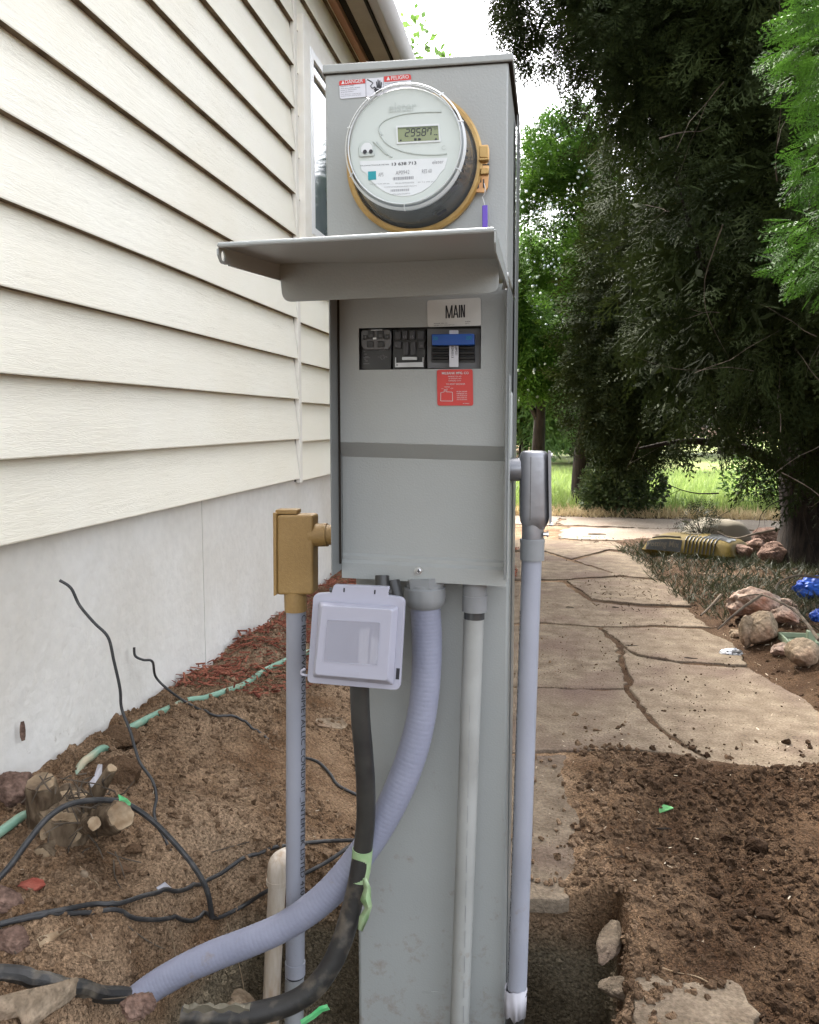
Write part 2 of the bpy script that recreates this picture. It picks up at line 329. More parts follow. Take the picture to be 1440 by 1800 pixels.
def text_raw(s, sx=1., bold=0.):
    cu = bpy.data.curves.new('lettering', 'FONT'); cu.body = s; cu.resolution_u = 3; cu.offset = bold
    o = bpy.data.objects.new('tmp', cu); COL.objects.link(o); dg = bpy.context.evaluated_depsgraph_get(); dg.update()
    me = bpy.data.meshes.new_from_object(o.evaluated_get(dg)); bpy.data.objects.remove(o)
    n = len(me.vertices); v = np.zeros(n*3); me.vertices.foreach_get('co', v); v = v.reshape(-1, 3)
    fs = [tuple(p.vertices) for p in me.polygons]; bpy.data.meshes.remove(me)
    mn = v.min(0); mx = v.max(0); v = (v-mn)/np.maximum(mx-mn, 1e-6); return v[:, :2], fs
def text_px(mb, s, quad, Y, bold=0., mi=0):              # quad: TL, TR, BR, BL pixels ; the lettering fills it on the plane at depth Y
    uv, fs = text_raw(s, bold=bold); a, b, c, d = [np.array(q, float) for q in pq(quad, Y)]
    vs = [(1-v)*((1-u)*d+u*c)+v*((1-u)*a+u*b) for u, v in uv]
    for f in fs: pass
    b0 = len(mb.v); mb.v += [tuple(map(float, p)) for p in vs]; mb.f += [tuple(b0+i for i in f) for f in fs]; mb.mi += [mi]*len(fs); return mb
def lines_px(mb, rects, Y, mi=0):
    for q in rects: mb.prism(pq(q, Y), (0, .0003, 0), mi)
    return mb
def fastmesh(name, V, Fc, m, parent=None, tint=None, smooth=False, loc=None):
    me = bpy.data.meshes.new(name); V = np.asarray(V, np.float32); Fc = np.asarray(Fc, np.int32); k = Fc.shape[1]; nf = len(Fc)
    me.vertices.add(len(V)); me.vertices.foreach_set('co', V.ravel()); me.loops.add(nf*k); me.loops.foreach_set('vertex_index', Fc.ravel())
    me.polygons.add(nf); me.polygons.foreach_set('loop_start', np.arange(0, nf*k, k, dtype=np.int32))
    me.polygons.foreach_set('use_smooth', np.full(nf, smooth)); me.update(calc_edges=True)
    if tint is not None:
        a = me.attributes.new('tint', 'FLOAT', 'POINT'); a.data.foreach_set('value', np.asarray(tint, np.float32))
    return link(name, me, m, parent, loc)
def rotmats(n, z=None, spin=None, r=rng):
    """random rotations; z: (n,3) wanted direction of the template's +Y axis"""
    if z is None:
        q = r.normal(size=(n, 4)); q /= np.linalg.norm(q, axis=1)[:, None]; a, b, c, d = q.T
        return np.stack([np.stack([1-2*(c*c+d*d), 2*(b*c-a*d), 2*(b*d+a*c)], -1), np.stack([2*(b*c+a*d), 1-2*(b*b+d*d), 2*(c*d-a*b)], -1), np.stack([2*(b*d-a*c), 2*(c*d+a*b), 1-2*(b*b+c*c)], -1)], 1)
    y = z/np.linalg.norm(z, axis=1)[:, None]; t = r.normal(size=(n, 3)) if spin is None else spin
    x = np.cross(y, t); x /= np.linalg.norm(x, axis=1)[:, None]; k = np.cross(x, y); return np.stack([x, y, k], -1)
def scatter(tv, tf, P, R, S, tint=None):
    n = len(P); S = np.asarray(S); S = S[:, None, None] if S.ndim == 1 else S[:, None, :]
    V = np.einsum('nij,nvj->nvi', R, tv[None]*S)+P[:, None]; Fc = tf[None]+(np.arange(n)*len(tv))[:, None, None]
    T = None if tint is None else np.repeat(tint, len(tv))
    return V.reshape(-1, 3), Fc.reshape(-1, tf.shape[1]), T
ICO = bmesh.new(); bmesh.ops.create_icosphere(ICO, subdivisions=1, radius=1); ICO.verts.ensure_lookup_table()
IV = np.array([v.co[:] for v in ICO.verts]); IF = np.array([[v.index for v in f.verts] for f in ICO.faces])
def rock(name, m, c, size, seed, label=None, cat=None, group=None, parent=None, sub=5, rough=.3, flat=0., rotz=0., yellow=None):
    bm = bmesh.new(); bmesh.ops.create_icosphere(bm, subdivisions=sub, radius=1); r = np.random.default_rng(seed)
    n = r.normal(size=(14, 3)); n /= np.linalg.norm(n, axis=1)[:, None]; dd = r.uniform(.62, .92, 14); off = r.uniform(0, 50, 3)
    for v in bm.verts:
        p = np.array(v.co); k = n@p; sc = 1.
        for a, b in zip(k, dd):
            if a > b: sc = min(sc, b/a)
        p = p*(sc*.85+.15)*(1+rough*.6*float(fbm(p[0]*1.6+off[0], p[1]*1.6+p[2]*1.3+off[1], seed, 4))+rough*.22*float(fbm(p[0]*5+p[2]*4+off[2], p[1]*5-p[2]*3, seed+3, 3, .7)))
        v.co = p*np.array(size)
    me = bpy.data.meshes.new(name); bmesh.ops.rotate(bm, verts=bm.verts, matrix=Matrix.Rotation(rotz, 3, 'Z')@Matrix.Rotation(flat, 3, 'X')); bmesh.ops.translate(bm, verts=bm.verts, vec=tuple(float(q) for q in c)); bm.to_mesh(me); bm.free()
    me.polygons.foreach_set('use_smooth', [True]*len(me.polygons)); me.set_sharp_from_angle(angle=math.radians(28))
    o = link(name, me, m, parent, loc=None if parent is not None else c)
    return tag(o, label, cat, group)

# ================================================================ THE SETTING
def ground():
    xs = [-1.12]
    while xs[-1] < 1.25: xs.append(xs[-1]+.0068)
    s = .008
    while xs[-1] < 90: s *= 1.07; xs.append(xs[-1]+s)
    s = .008; L_ = [-1.12]
    while L_[-1] > -90: s *= 1.16; L_.append(L_[-1]-s)
    xs = L_[::-1][:-1]+xs; ys = [.95]
    s = .0066
    while ys[-1] < 2.4: ys.append(ys[-1]+s)
    while ys[-1] < 150: s *= 1.017; ys.append(ys[-1]+s)
    s = .02; D = [.95]
    while D[-1] > -40: s *= 1.25; D.append(D[-1]-s)
    ys = D[::-1][:-1]+ys
    X, Y = np.meshgrid(np.array(xs), np.array(ys)); Z = h(X, Y)
    far = ss(30, 60, np.hypot(X, Y)); Z = Z*(1-far)-.03*far
    nx, ny = X.shape[1], X.shape[0]; V = np.stack([X, Y, Z], -1).reshape(-1, 3)
    i = np.arange(nx-1)[None]+np.arange(ny-1)[:, None]*nx; Q = np.stack([i, i+1, i+nx+1, i+nx], -1).reshape(-1, 4)
    tag(fastmesh('ground', V, Q, 'ground_dirt', smooth=True), kind='structure')
ground()
def slab_poly(mb, pts, zt, seed, gap=.001, depth=.03, amp=.022, fq=12):
    P = [np.array(p[:2], float) for p in pts]; r = np.random.default_rng(seed); c = sum(P)/len(P); Q = []
    area = sum(P[i][0]*P[(i+1) % len(P)][1]-P[(i+1) % len(P)][0]*P[i][1] for i in range(len(P)))
    if area < 0: P = P[::-1]
    for i in range(len(P)):
        a, b = P[i], P[(i+1) % len(P)]; Ln = np.linalg.norm(b-a); n = max(1, int(Ln/.022)); nn = np.array([b[1]-a[1], a[0]-b[0]])/max(Ln, 1e-6)
        for k in range(n):
            t = k/n; q = a+(b-a)*t
            Q.append(q-nn*(gap*.5+(amp*float(fbm(q[0]*fq, q[1]*fq, seed, 4, .75))+.003*r.uniform(-1, 1) if k else 0)))
    N = len(Q)
    def off(d):
        out = []
        for i in range(N):
            t = Q[(i+1) % N]-Q[i-1]; t /= np.linalg.norm(t)+1e-9; out.append(Q[i]-d*np.array([t[1], -t[0]]))
        return out
    o1 = off(.002); o2 = off(.006)
    tz = lambda q: zt+.0016*float(fbm(q[0]*2.5, q[1]*2.5, 17, 3))
    rings = [[(*q, zt-depth) for q in Q], [(*q, tz(q)-.006) for q in Q], [(*q, tz(q)-.0015) for q in o1], [(*q, tz(q)) for q in o2]]
    mb.loft(rings, True, False)
    from mathutils.geometry import delaunay_2d_cdt
    A2 = np.array([q for q in o2]); mn, mx = A2.min(0), A2.max(0); st = max(.02, (mx-mn).max()/60)
    gx, gy = np.meshgrid(np.arange(mn[0], mx[0], st), np.arange(mn[1], mx[1], st)); G = np.stack([gx.ravel(), gy.ravel()], -1)+r.uniform(-.3, .3, (gx.size, 2))*st
    ins = np.zeros(len(G), bool)
    for i in range(N):
        a, b = A2[i], A2[(i+1) % N]; c_ = ((a[1] > G[:, 1]) != (b[1] > G[:, 1])) & (G[:, 0] < (b[0]-a[0])*(G[:, 1]-a[1])/(b[1]-a[1]+1e-12)+a[0]); ins ^= c_
    G = G[ins]; dist = np.min([np.hypot(G[:, 0]-q[0], G[:, 1]-q[1]) for q in A2], axis=0); G = G[dist > st*.6]
    co, _, fc, ov, _, _ = delaunay_2d_cdt([Vector(q) for q in A2]+[Vector(q) for q in G], [(i, (i+1) % N) for i in range(N)], [], 1, 1e-5)
    vs = []
    for k_, q in enumerate(co):
        z_ = tz(q); e_ = 0 if any(o_ < N for o_ in ov[k_]) else .0012*float(fbm(q[0]*22, q[1]*22, 33, 3, .7))+.001
        vs.append((q[0], q[1], z_+e_))
    mb.add(vs, [tuple(f) for f in fc])
def g0(lst): return [atZ(x, y, 0) for x, y in lst]
SL = [
 [(870, 1099), (960, 1096), (1052, 1103), (1088, 1138), (1087, 1160), (1104, 1198), (1097, 1208), (1000, 1208), (870, 1203)],
 [(868, 1206), (1000, 1211), (1098, 1212), (1126, 1246), (1150, 1274), (1190, 1303), (1252, 1337), (1180, 1322), (1113, 1317), (868, 1321)],
 [(868, 1324), (996, 1324), (1003, 1350), (1016, 1400), (1019, 1500), (1001, 1574), (940, 1576), (866, 1570)],
 [(1060, 1103), (1150, 1101), (1236, 1106), (1290, 1130), (1312, 1168), (1200, 1162), (1120, 1148), (1096, 1134)],
 [(1096, 1138), (1120, 1152), (1200, 1166), (1318, 1173), (1390, 1215), (1480, 1258), (1480, 1340), (1380, 1352), (1300, 1375), (1195, 1299), (1156, 1269), (1132, 1241), (1106, 1209), (1114, 1196), (1099, 1157)],
 [(855, 1020), (989, 1022), (1040, 1056), (1130, 1066), (1205, 1068), (1250, 1101), (1150, 1097), (1055, 1099), (960, 1092), (855, 1094)],
 [(996, 1020), (1090, 1014), (1176, 1022), (1216, 1064), (1130, 1061), (1043, 1052)],
 [(850, 972), (950, 968), (1005, 986), (1090, 1010), (990, 1017), (850, 1016)],
 [(1010, 984), (1070, 968), (1110, 972), (1150, 990), (1175, 1018), (1092, 1010)],
 [(850, 950), (930, 948), (1080, 952), (1115, 968), (1070, 965), (1005, 982), (950, 965), (850, 969)],
]
mb = MB()
for k, s_ in enumerate(SL): slab_poly(mb, g0(s_), -.002+.0022*math.sin(k*2.3), 100+k)
# one slab broken in the lower right and the shelf at the trench
slab_poly(mb, [atZ(x, y, .01) for x, y in [(1112, 1742), (1130, 1715), (1220, 1700), (1300, 1730), (1340, 1790), (1300, 1880), (1130, 1880)]], .018, 141)
tag(mb.build('path', 'flagstone', smooth=True, angle=30), kind='structure')
mb = MB(); pts = [(-1.0, 7.0), (.2, 6.75), (1.3, 7.15), (3, 6.9), (6, 7.0), (6, 9.0), (3, 9.15), (.8, 8.75), (-1, 9.0), (-5, 9), (-5, 8.1), (-1.0, 8.1)]
for k, (a, b) in enumerate([(-5, -1.3), (-1.28, .05), (.07, 1.1), (1.12, 2.4), (2.42, 4.), (4.02, 7)]):
    for y0, y1 in ((7.0, 7.9), (7.92, 8.75)):
        if a < -1 and y0 < 7.9: continue
        slab_poly(mb, [(a, y0+.1*math.sin(k)), (b, y0+.1*math.sin(k+1)), (b+.1, y1+.08*math.sin(k*2)), (a+.08, y1)], -.002, 150+k, .012, amp=.16, fq=3)
tag(mb.build('driveway', 'drive'), kind='structure')
MB().add([(-40, 9.1, -.005), (40, 9.1, -.005), (60, 60, -.005), (-60, 60, -.005)], [(0, 1, 2, 3)]).build('lawn', 'lawn_base')['kind'] = 'structure'

# ================================================================ HOUSE
WX = -1.1
house = thing('house', 'cream house with wood grain lap siding over a white plaster foundation and a brown eave', 'house', (WX-.3, 3.6, .1))
def siding(y0, y1, dz):
    mb = MB(); k = 0; z = .703+dz
    while z < 2.98:
        zt = min(z+.176, 2.985); n = 44 if y0 < 1 else 10; a = []; r = []
        for i in range(n+1):
            y = y0+(y1-y0)*i/n; w_ = .0016*float(fbm(y*1.3, z*7, 201, 2))
            a.append([(WX-.014, y, z+.001+w_), (WX+.0165, y, z+w_), (WX+.0175, y, z+.003+w_), (WX-.004, y, zt+w_), (WX-.014, y, zt+w_)])
        i0 = len(mb.f); mb.loft(a, True, True)
        for q in range(n): mb.mi[i0+q*5] = 1
        z += .1725
    return mb
def edge_faces(mb):
    return mb
siding(-7., 3.598, 0).build('siding', ['siding_cream', 'board_edge_shade'], house); siding(3.646, 8., -.012).build('siding', ['siding_cream', 'board_edge_shade'], house)
mb = MB(); mb.box((WX-.03, 3.594, .69), (WX-.004, 3.65, 2.97)); mb.build('joint_gap', 'dark_gap', house)
mb = MB(); mb.box((WX-.003, 3.606, .685), (WX+.017, 3.645, 2.975)); mb.build('trim_strip', 'trim_cream', house, bevel=.0015)
mb = MB(); mb.box((WX-.3, -7, -.4), (WX-.006, 2.583, .715)); mb.box((WX-.3, 2.588, -.4), (WX-.006, 8., .715)); fo = mb.build('foundation', 'foundation_plaster', house)
mb = MB(); mb.box((WX-.32, -6.98, .72), (WX-.032, 7.98, 2.98)); mb.build('wall', 'dark_gap', house)
# window
wy0, wy1, wz0, wz1 = 3.66, 5.55, 1.70, 2.66
WC = float(atX(547, 260, WX+.04)[1])-wy0; WFW = float(atX(553.5, 260, WX+.042)[1])-wy0-WC
win = MB(); X1 = WX+.028
for a, b in (((wy0, wz0), (wy0+WC, wz1)), ((wy1-WC, wz0), (wy1, wz1)), ((wy0+WC+.0002, wz1-.09), (wy1-WC-.0002, wz1)), ((wy0+WC+.0002, wz0), (wy1-WC-.0002, wz0+.08))):
    win.box((WX-.01, a[0], a[1]), (X1+.012, b[0], b[1]))
wn = win.build('window', 'trim_cream', house, bevel=.002)
fr = MB(); a0, a1, c0, c1 = wy0+WC, wy1-WC, wz0+.08, wz1-.09
for a, b in (((a0, c0), (a0+WFW, c1)), ((a1-.035, c0), (a1, c1)), ((a0+WFW+.0002, c1-.035), (a1-.0352, c1)), ((a0+WFW+.0002, c0), (a1-.0352, c0+.035)), ((a0+WFW+.0002, c1-.10), (a1-.0352, c1-.085)), ):
    fr.box((WX-.03, a[0], a[1]), (X1+.014, b[0], b[1]))
fr.build('frame', 'window_vinyl', wn, bevel=.002)
MB().box((WX+.020, a0+.02, c0+.02), (WX+.030, a1-.02, c1-.02)).build('pane', 'window_glass', wn)
# eave
e1 = float(atZ(651, 0, 2.98)[0]); e2 = float(atZ(668, 0, 2.98)[0])
MB().box((WX+.004, -7.2, 2.955), (WX+.045, 8.3, 2.985)).build('eave_board', 'raw_wood', house)
MB().box((WX+.047, -7.2, 2.98), (WX+.085, 8.3, 2.99)).build('eave_gap', 'dark_gap', house)
MB().box((WX+.087, -7.2, 2.97), (e1-.012, 8.3, 2.985)).build('soffit', 'soffit_tan', house)
MB().box((e1-.010, -7.2, 2.93), (e1, 8.3, 3.06)).build('drip_edge', 'dark_gap', house)
mb = MB(); mb.loft([[(e1+.002, y, 2.945), (e2, y, 2.945), (e2+.025, y, 2.99), (e2+.03, y, 3.08), (e1+.002, y, 3.08)] for y in (-7.2, 8.32)], True, True); mb.build('gutter', 'gutter_paint', house, bevel=.003)
mb = MB(); mb.prism([(e1-.02, -7.3, 3.07), (-5.1, -7.3, 4.9), (-9.2, -7.3, 3.07), (-9.2, -7.3, 3.0), (e1-.02, -7.3, 3.0)], (0, 15.7, 0)); mb.build('roof', 'roof_shingle', house)
MB().box((-9., -7., -.3), (WX-.33, 8., 2.98)).build('wall', 'siding_cream', house)
# ================================================================ METER PEDESTAL
ped = thing('meter_pedestal', 'grey steel electric meter pedestal with its breaker cover flap lifted open', 'meter pedestal', (-.2, 1.4, -.1))
YF = 1.24; YB = 1.50
XL = -.3255; XR = -.0665
P = atY
# upper meter compartment
top = pq([(570, 128), (898, 106), (893, 500), (576, 525)], YF)
ztl = float(P(570, 128, YF)[2]); zfl = 1.115
def prismY(px, Y0, Y1): return MB().prism(pq(px, Y0), (0, Y1-Y0, 0))
prismY([(571, 126), (894, 104), (892, 478), (576, 497)], YF-.001, YB-.002).build('meter_housing', 'painted_grey_steel', ped, bevel=.0025)
prismY([(567, 113), (902, 92), (902, 106), (567, 129)], YF-.006, YB+.004).build('top_cap', 'painted_grey_steel', ped, bevel=.002)
mb = MB(); mb.prism(pq([(568, 129.4), (901, 106.4), (900, 109), (569, 132)], YF-.0035), (0, .25, 0)); mb.build('cap_seam', 'dark_gap', ped)
# lower breaker compartment: side walls and back
zb = .718
mb = MB(); mb.prism([(XL, YF, 1.15), (XL, YB-.002, 1.15), (XL, YB-.002, zb+.002), (XL, YF, zb)], (.0018, 0, 0)); mb.build('side_panel', 'grey_steel_shaded', ped)
mb = MB(); mb.prism([(XR+.002, YF+.012, 1.15), (XR+.002, YB-.002, 1.15), (XR+.002, YB-.002, .01+zb), (XR+.002, YF+.012, zb)], (-.0018, 0, 0)); mb.build('side_panel', 'grey_steel_shaded', ped)
MB().box((XL+.002, YB-.004, zb), (XR-.001, YB-.002, 1.115)).build('back_panel', 'grey_steel_shaded', ped)
MB().box((XL+.002, YF+.075, zb+.004), (XR-.001, YB-.005, zb+.006)).build('bottom_panel', 'grey_steel_shaded', ped)
# dead front: one bent sheet
x0, x1 = XL+.0022, XR+.0015
def zz(y, Y): return float(P(740, y, Y)[2])
YU, YLo = 1.284, 1.306
MB().box((XL+.002, YU-.0022, zb+.012), (XL+.0052, YU-.0008, 1.15)).build('cover_gap_shade', 'dark_gap', ped)  # dark strip standing in for the shaded gap at the cover's left edge
prof = [(YU, 1.16), (YU, zz(777, YU)), (YLo, zz(803, YLo)), (YLo, zz(975, YLo)), (YLo-.004, zz(979, YLo)), (YLo-.004, zz(986, YLo)), (YLo-.009, zz(991, YLo)), (YLo-.009, zz(1019, YLo-.009)), (YLo+.02, zz(1019, YLo-.009))]
ow = [(631, 577), (846, 576), (846, 648), (631, 648)]; W4 = pq(ow, YU)
mb = MB(); zt0, zb0 = float(W4[0][2]), float(W4[2][2]); wx0, wx1 = float(W4[0][0]), float(W4[1][0])
tilt = lambda X: (X-x0)/(x1-x0)*-.006
def strip(xa, xb, pr):
    mb.loft([[(xa, y, z+tilt(xa)) for y, z in pr], [(xb, y, z+tilt(xb)) for y, z in pr]], False, False)
mb.add([(x0, YU, 1.152), (x1, YU, 1.152), (x1, YU, zt0), (x0, YU, zt0)], [(0, 1, 2, 3)])
mb.add([(x0, YU, zt0), (wx0, YU, zt0), (wx0, YU, zb0), (x0, YU, zb0)], [(0, 1, 2, 3)])
mb.add([(wx1, YU, zt0), (x1, YU, zt0), (x1, YU, zb0), (wx1, YU, zb0)], [(0, 1, 2, 3)])
zk = prof[1][1]
mb.add([(x0, YU, zb0), (x1, YU, zb0), (x1, YU, zk+tilt(x1)), (x0, YU, zk+tilt(x0))], [(0, 1, 2, 3)])
strip(x0, x1, prof[1:])
bm_o = mb.build('front_cover', 'painted_grey_steel', ped); sm = bm_o.modifiers.new('thick', 'SOLIDIFY'); sm.thickness = .0016; sm.offset = 0
# right edge of the cover flange seen as a thin lip
mb = MB(); mb.prism([(XR+.0025, YLo-.014, 1.02), (XR+.0025, YLo+.03, 1.02), (XR+.0025, YLo+.03, zb-.012), (XR+.0025, YLo-.014, zb-.008)], (.0012, 0, 0)); mb.build('cover_lip', 'painted_grey_steel', ped)
# cover screw
c = P(736, 1004, YLo-.009); mb = MB(); mb.latheY(c, [(c[1], .0065), (c[1]-.002, .0065), (c[1]-.002, .0048), (c[1]-.005, .0045), (c[1]-.0062, .003)], 24, caps=True); mb.build('screw', 'zinc', ped, smooth=True)
mb = MB(); lines_px(mb, [rect(735.2, 1001, 736.8, 1007), rect(733, 1003.2, 739, 1004.8)], c[1]-.0066); mb.build('screw_slot', 'ink', ped)
# post under the compartment
YP = 1.372
pl = pq([(625, 1000), (625, 1800)], YP); xp0 = float(pl[0][0])
MB().box((xp0, YP, -.32), (XR+.004, YB, 1.0)).build('post', 'painted_grey_steel', ped, bevel=.006, seg=3)
MB().box((XR+.0045, YP+.035, -.32), (XR+.0062, YB+.004, 1.43)).build('rear_flange', 'grey_steel_shaded', ped)
mb = MB()
for q in ((697, 1354), ):
    c = P(*q, YP); mb.latheY(c, [(YP+.001, .006), (YP-.002, .006), (YP-.004, .003)], 16, caps=True); mb.tube([c+[0, 0, 0], c+[0, -.009, 0]], .0026, 10)
mb.build('screw', 'zinc', ped, smooth=True)
c = P(762, 1744, YP); MB().loft([[c+np.array([dx*.02, -.0022*(1-abs(dx)), .0022*s+.002*dx]) for s in (1, 0, -1)]+[c+np.array([dx*.02, .002, .002*dx])] for dx in (-1, -.5, 0, .5, 1)], True, True).build('dent', 'painted_grey_steel', ped, smooth=True)
# lifted flap: sheet with side flanges and the hanging lip
fl = MB(); YFa = .80
A = P(381, 433, YFa); B = P(872, 406, YFa); C1 = np.array([XR+.003, YF-.002, 1.150]); D1 = np.array([XL-.002, YF-.002, 1.158])
fl.prism([A, B, C1, D1], (0, 0, .0018))
flap = fl.build('weather_flap', 'painted_grey_steel', ped, bevel=.0007)
mb = MB(); mb.tube([A+[.002, 0, .001], B+[-.002, 0, .001]], .0026, 10); mb.build('rolled_edge', 'painted_grey_steel', flap, smooth=True)
def flange(a, d, ha, hd, t, hole=False):
    a = np.array(a); d = np.array(d); m_ = MB(); n = d-a; n /= np.linalg.norm(n)
    pts = [a, a-[0, 0, ha*.6], a-[0, 0, ha]+n*.01, d-[0, 0, hd], d]
    if not hole: m_.prism(pts, (t, 0, 0)); return m_
    # ring of faces round a hole near the front end
    hc = a+n*.013-[0, 0, ha*.52]; N = 16; ring = [hc+n*.0052*math.cos(2*math.pi*k/N)+np.array([0, 0, .0052*math.sin(2*math.pi*k/N)]) for k in range(N)]
    sq = [a, a-[0, 0, ha*.55], a-[0, 0, ha]+n*.008, a-[0, 0, ha*1.06]+n*.03, a+n*.03]
    out = []
    def hitp(k):
        ang = 2*math.pi*k/N; dr = n*math.cos(ang)+np.array([0, 0, math.sin(ang)]); best = None
        for i in range(len(sq)):
            p, q = sq[i], sq[(i+1) % len(sq)]; e = q-p
            M = np.array([[dr@n, -(e@n)], [dr[2], -e[2]]]); rhs = np.array([(p-hc)@n, (p-hc)[2]])
            if abs(np.linalg.det(M)) < 1e-12: continue
            s_, t_ = np.linalg.solve(M, rhs)
            if s_ > 0 and -1e-6 <= t_ <= 1+1e-6 and (best is None or s_ < best): best = s_
        return hc+dr*(best or .01)
    out = [hitp(k) for k in range(N)]; o = np.array([t, 0, 0])
    vs = ring+out+[p+o for p in ring]+[p+o for p in out]; fs = []
    for k in range(N):
        j = (k+1) % N; fs += [(k, j, N+j, N+k), (2*N+k, 3*N+k, 3*N+j, 2*N+j), (k, 2*N+k, 2*N+j, j), (N+k, N+j, 3*N+j, 3*N+k)]
    m_.add(vs, fs); m_.prism([a+n*.03, a-[0, 0, ha*1.06]+n*.03, d-[0, 0, hd], d], (t, 0, 0)); return m_
flange(A+[0, 0, 0], D1, .0150, .022, .0016, True).build('side_flange', 'painted_grey_steel', flap)
flange(B-[.0016, 0, 0], C1-[.0016, 0, 0], .0170, .012, .0016).build('side_flange', 'painted_grey_steel', flap)
lp = pq([(490, 461), (876, 450), (877, 514), (497, 531)], 1.0)
MB().prism(rquad(lp, [0.0005, .0005, .012, .012], 8), (0, .0016, 0)).build('lip', 'painted_grey_steel', flap, bevel=.0006)
mb = MB(); mb.prism(pq([(489, 459.5), (876, 448.5), (876, 451), (489, 462)], .999), (0, .003, 0)); mb.build('lip_seam', 'dark_gap', flap)
mb = MB(); c = P(892, 494, YF-.004); mb.tube([c+[-.004, 0, -.012], c+[-.001, 0, .012]], .0035, 12); mb.build('hinge_pin', 'zinc', ped, smooth=True)
# danger label
Yd = YF-.0022
dl = plate('danger_label', [(596, 142), (722, 132), (723, 163), (598, 174)], Yd, .0008, 'white_print', ped, r=.003)
mb = MB(); mb.prism(rquad(pq([(596, 142), (642, 138.4), (642.3, 146.2), (596.4, 150.4)], Yd-.0005), [.003, 0, 0, 0]), (0, .0004, 0)); mb.build('red_band', 'red_label', dl); mb = MB(); mb.prism(rquad(pq([(675, 134.3), (722.5, 130), (723, 139.8), (675.4, 144)], Yd-.0005), [0, .004, 0, 0]), (0, .0004, 0)); mb.build('red_band', 'red_label', dl)
mb = MB(); Yt = Yd-.0008
text_px(mb, 'DANGER', [(607, 140.8), (638, 138.3), (638.2, 144.8), (607.2, 147.5)], Yt, .008); text_px(mb, 'PELIGRO', [(687.5, 134), (718.5, 131.4), (718.9, 137.8), (687.8, 140.8)], Yt, .008)
mb.add(pq([(603, 141.2), (606, 147.4), (600, 148)], Yt), [(0, 1, 2)]); mb.add(pq([(682.5, 134.3), (685.8, 140.8), (679.5, 141.3)], Yt), [(0, 1, 2)])
mb.build('lettering', 'plate_white', dl)
mb = MB()
for k, s_ in enumerate(('Hazardous voltage.', 'Will cause death, serious', 'injury or disconnect', 'all power before.')):
    y = 151+k*3.5; wd = (24, 34, 28, 23)[k]; text_px(mb, s_, [(599, y+.3), (599+wd, y-2.4), (599+wd, y-.3), (599, y+2.4)], Yd-.0004)
for k, s_ in enumerate(('Turn off power supplying this', 'equipment before working inside.')):
    y = 165.5+k*2.9; text_px(mb, s_, [(599, y+.2), (635, y-2.6), (635, y-.9), (599, y+1.8)], Yd-.0004)
for k, s_ in enumerate(('Voltaje peligroso. Causara', 'la muerte, lesiones graves', 'o corte la energia a la', 'unidad')):
    y = 145.3+k*3.6; wd = (38, 38, 33, 12)[k]; text_px(mb, s_, [(677, y+.3), (677+wd, y-3), (677+wd, y-.8), (677, y+2.4)], Yd-.0004)
lines_px(mb, [[(642.8, 138), (643.3, 138), (643.9, 170), (643.4, 170)], [(674.2, 136), (674.6, 136), (675, 166), (674.6, 166)]], Yd-.0003)
# hand pictogram
hd = [[(657.3, 152.5), (658.6, 151.5), (661, 154.5), (662.4, 153.7), (661, 143.5), (662.5, 143), (664.3, 152), (663.7, 140), (665.5, 139.7), (666.5, 151.2), (667, 141.2), (668.6, 141.4), (668.9, 151.5), (670, 144), (671.5, 144.2), (671, 153.5), (668.5, 155.5), (664, 154), (659, 155.5)],
      [(657.2, 156.5), (661, 154.9), (665, 156.6), (667.5, 157.8), (671, 156.5), (671.5, 159), (667, 162.5), (661.5, 166.5), (660, 163)], ]
for q in hd: mb.prism(pq(q, Yd-.0006), (0, .0003, 0))
mb.tube(pq([(645.5, 139.5), (652, 142.8), (656, 145.8), (651.5, 151), (654.5, 155), (658, 153.8)], Yd-.0004), .0006, 6)
mb.build('small_print', 'ink', dl)
# MAIN label, red label
ml = plate('main_label', [(751, 528), (845, 523), (846, 572), (752, 575)], YU-.0025, .0006, 'white_label', ped, r=.004)
mb = MB(); 
def stroke(mb, a, b, wd, Y): mb.prism(pq([(a[0]-wd/2, a[1]), (a[0]+wd/2, a[1]), (b[0]+wd/2, b[1]), (b[0]-wd/2, b[1])], Y), (0, .0003, 0))
for a, b, wd in (((784.4, 537), (784.4, 559.6), 2.1), ((784.9, 537), (789.6, 559.3), 2.0), ((794.3, 536.6), (789.6, 559.3), 2.0), ((794.7, 536.6), (794.7, 559.0), 2.1), ((801, 536.3), (797.6, 558.9), 2.1), ((801.4, 536.3), (805, 558.6), 2.1), ((807.9, 536), (807.9, 558.3), 2.3), ((811.3, 535.8), (811.3, 558.1), 2.1), ((811.7, 535.8), (816.0, 557.8), 2.1), ((816.6, 535.5), (816.6, 557.8), 2.1)): stroke(mb, a, b, wd, YU-.003)
stroke(mb, (801.3, 551), (801.3, 553.2), 5, YU-.003)
text_px(mb, 'MILBANK MFG. CO.', [(763, 568), (787, 567), (787, 569), (763, 570)], YU-.003); text_px(mb, 'KANSAS CITY, MISSOURI U.S.A.', [(763, 571.5), (799, 570), (799, 571.8), (763, 573.4)], YU-.003)
text_px(mb, 'K4936', [(818, 564.5), (827, 564), (827, 566), (818, 566.5)], YU-.003); text_px(mb, 'REV. C', [(818, 568), (825, 567.6), (825, 569.4), (818, 569.8)], YU-.003); mb.build('lettering', 'ink', ml)
rl = plate('reset_label', [(768, 650), (831, 649), (832, 713), (769, 713)], YU-.0025, .0006, 'red_label', ped, r=.0035)
mb = MB(); Y_ = YU-.003
text_px(mb, 'MILBANK MFG. CO', [(777, 654), (824, 653.3), (824, 657.6), (777, 658.3)], Y_, .01)
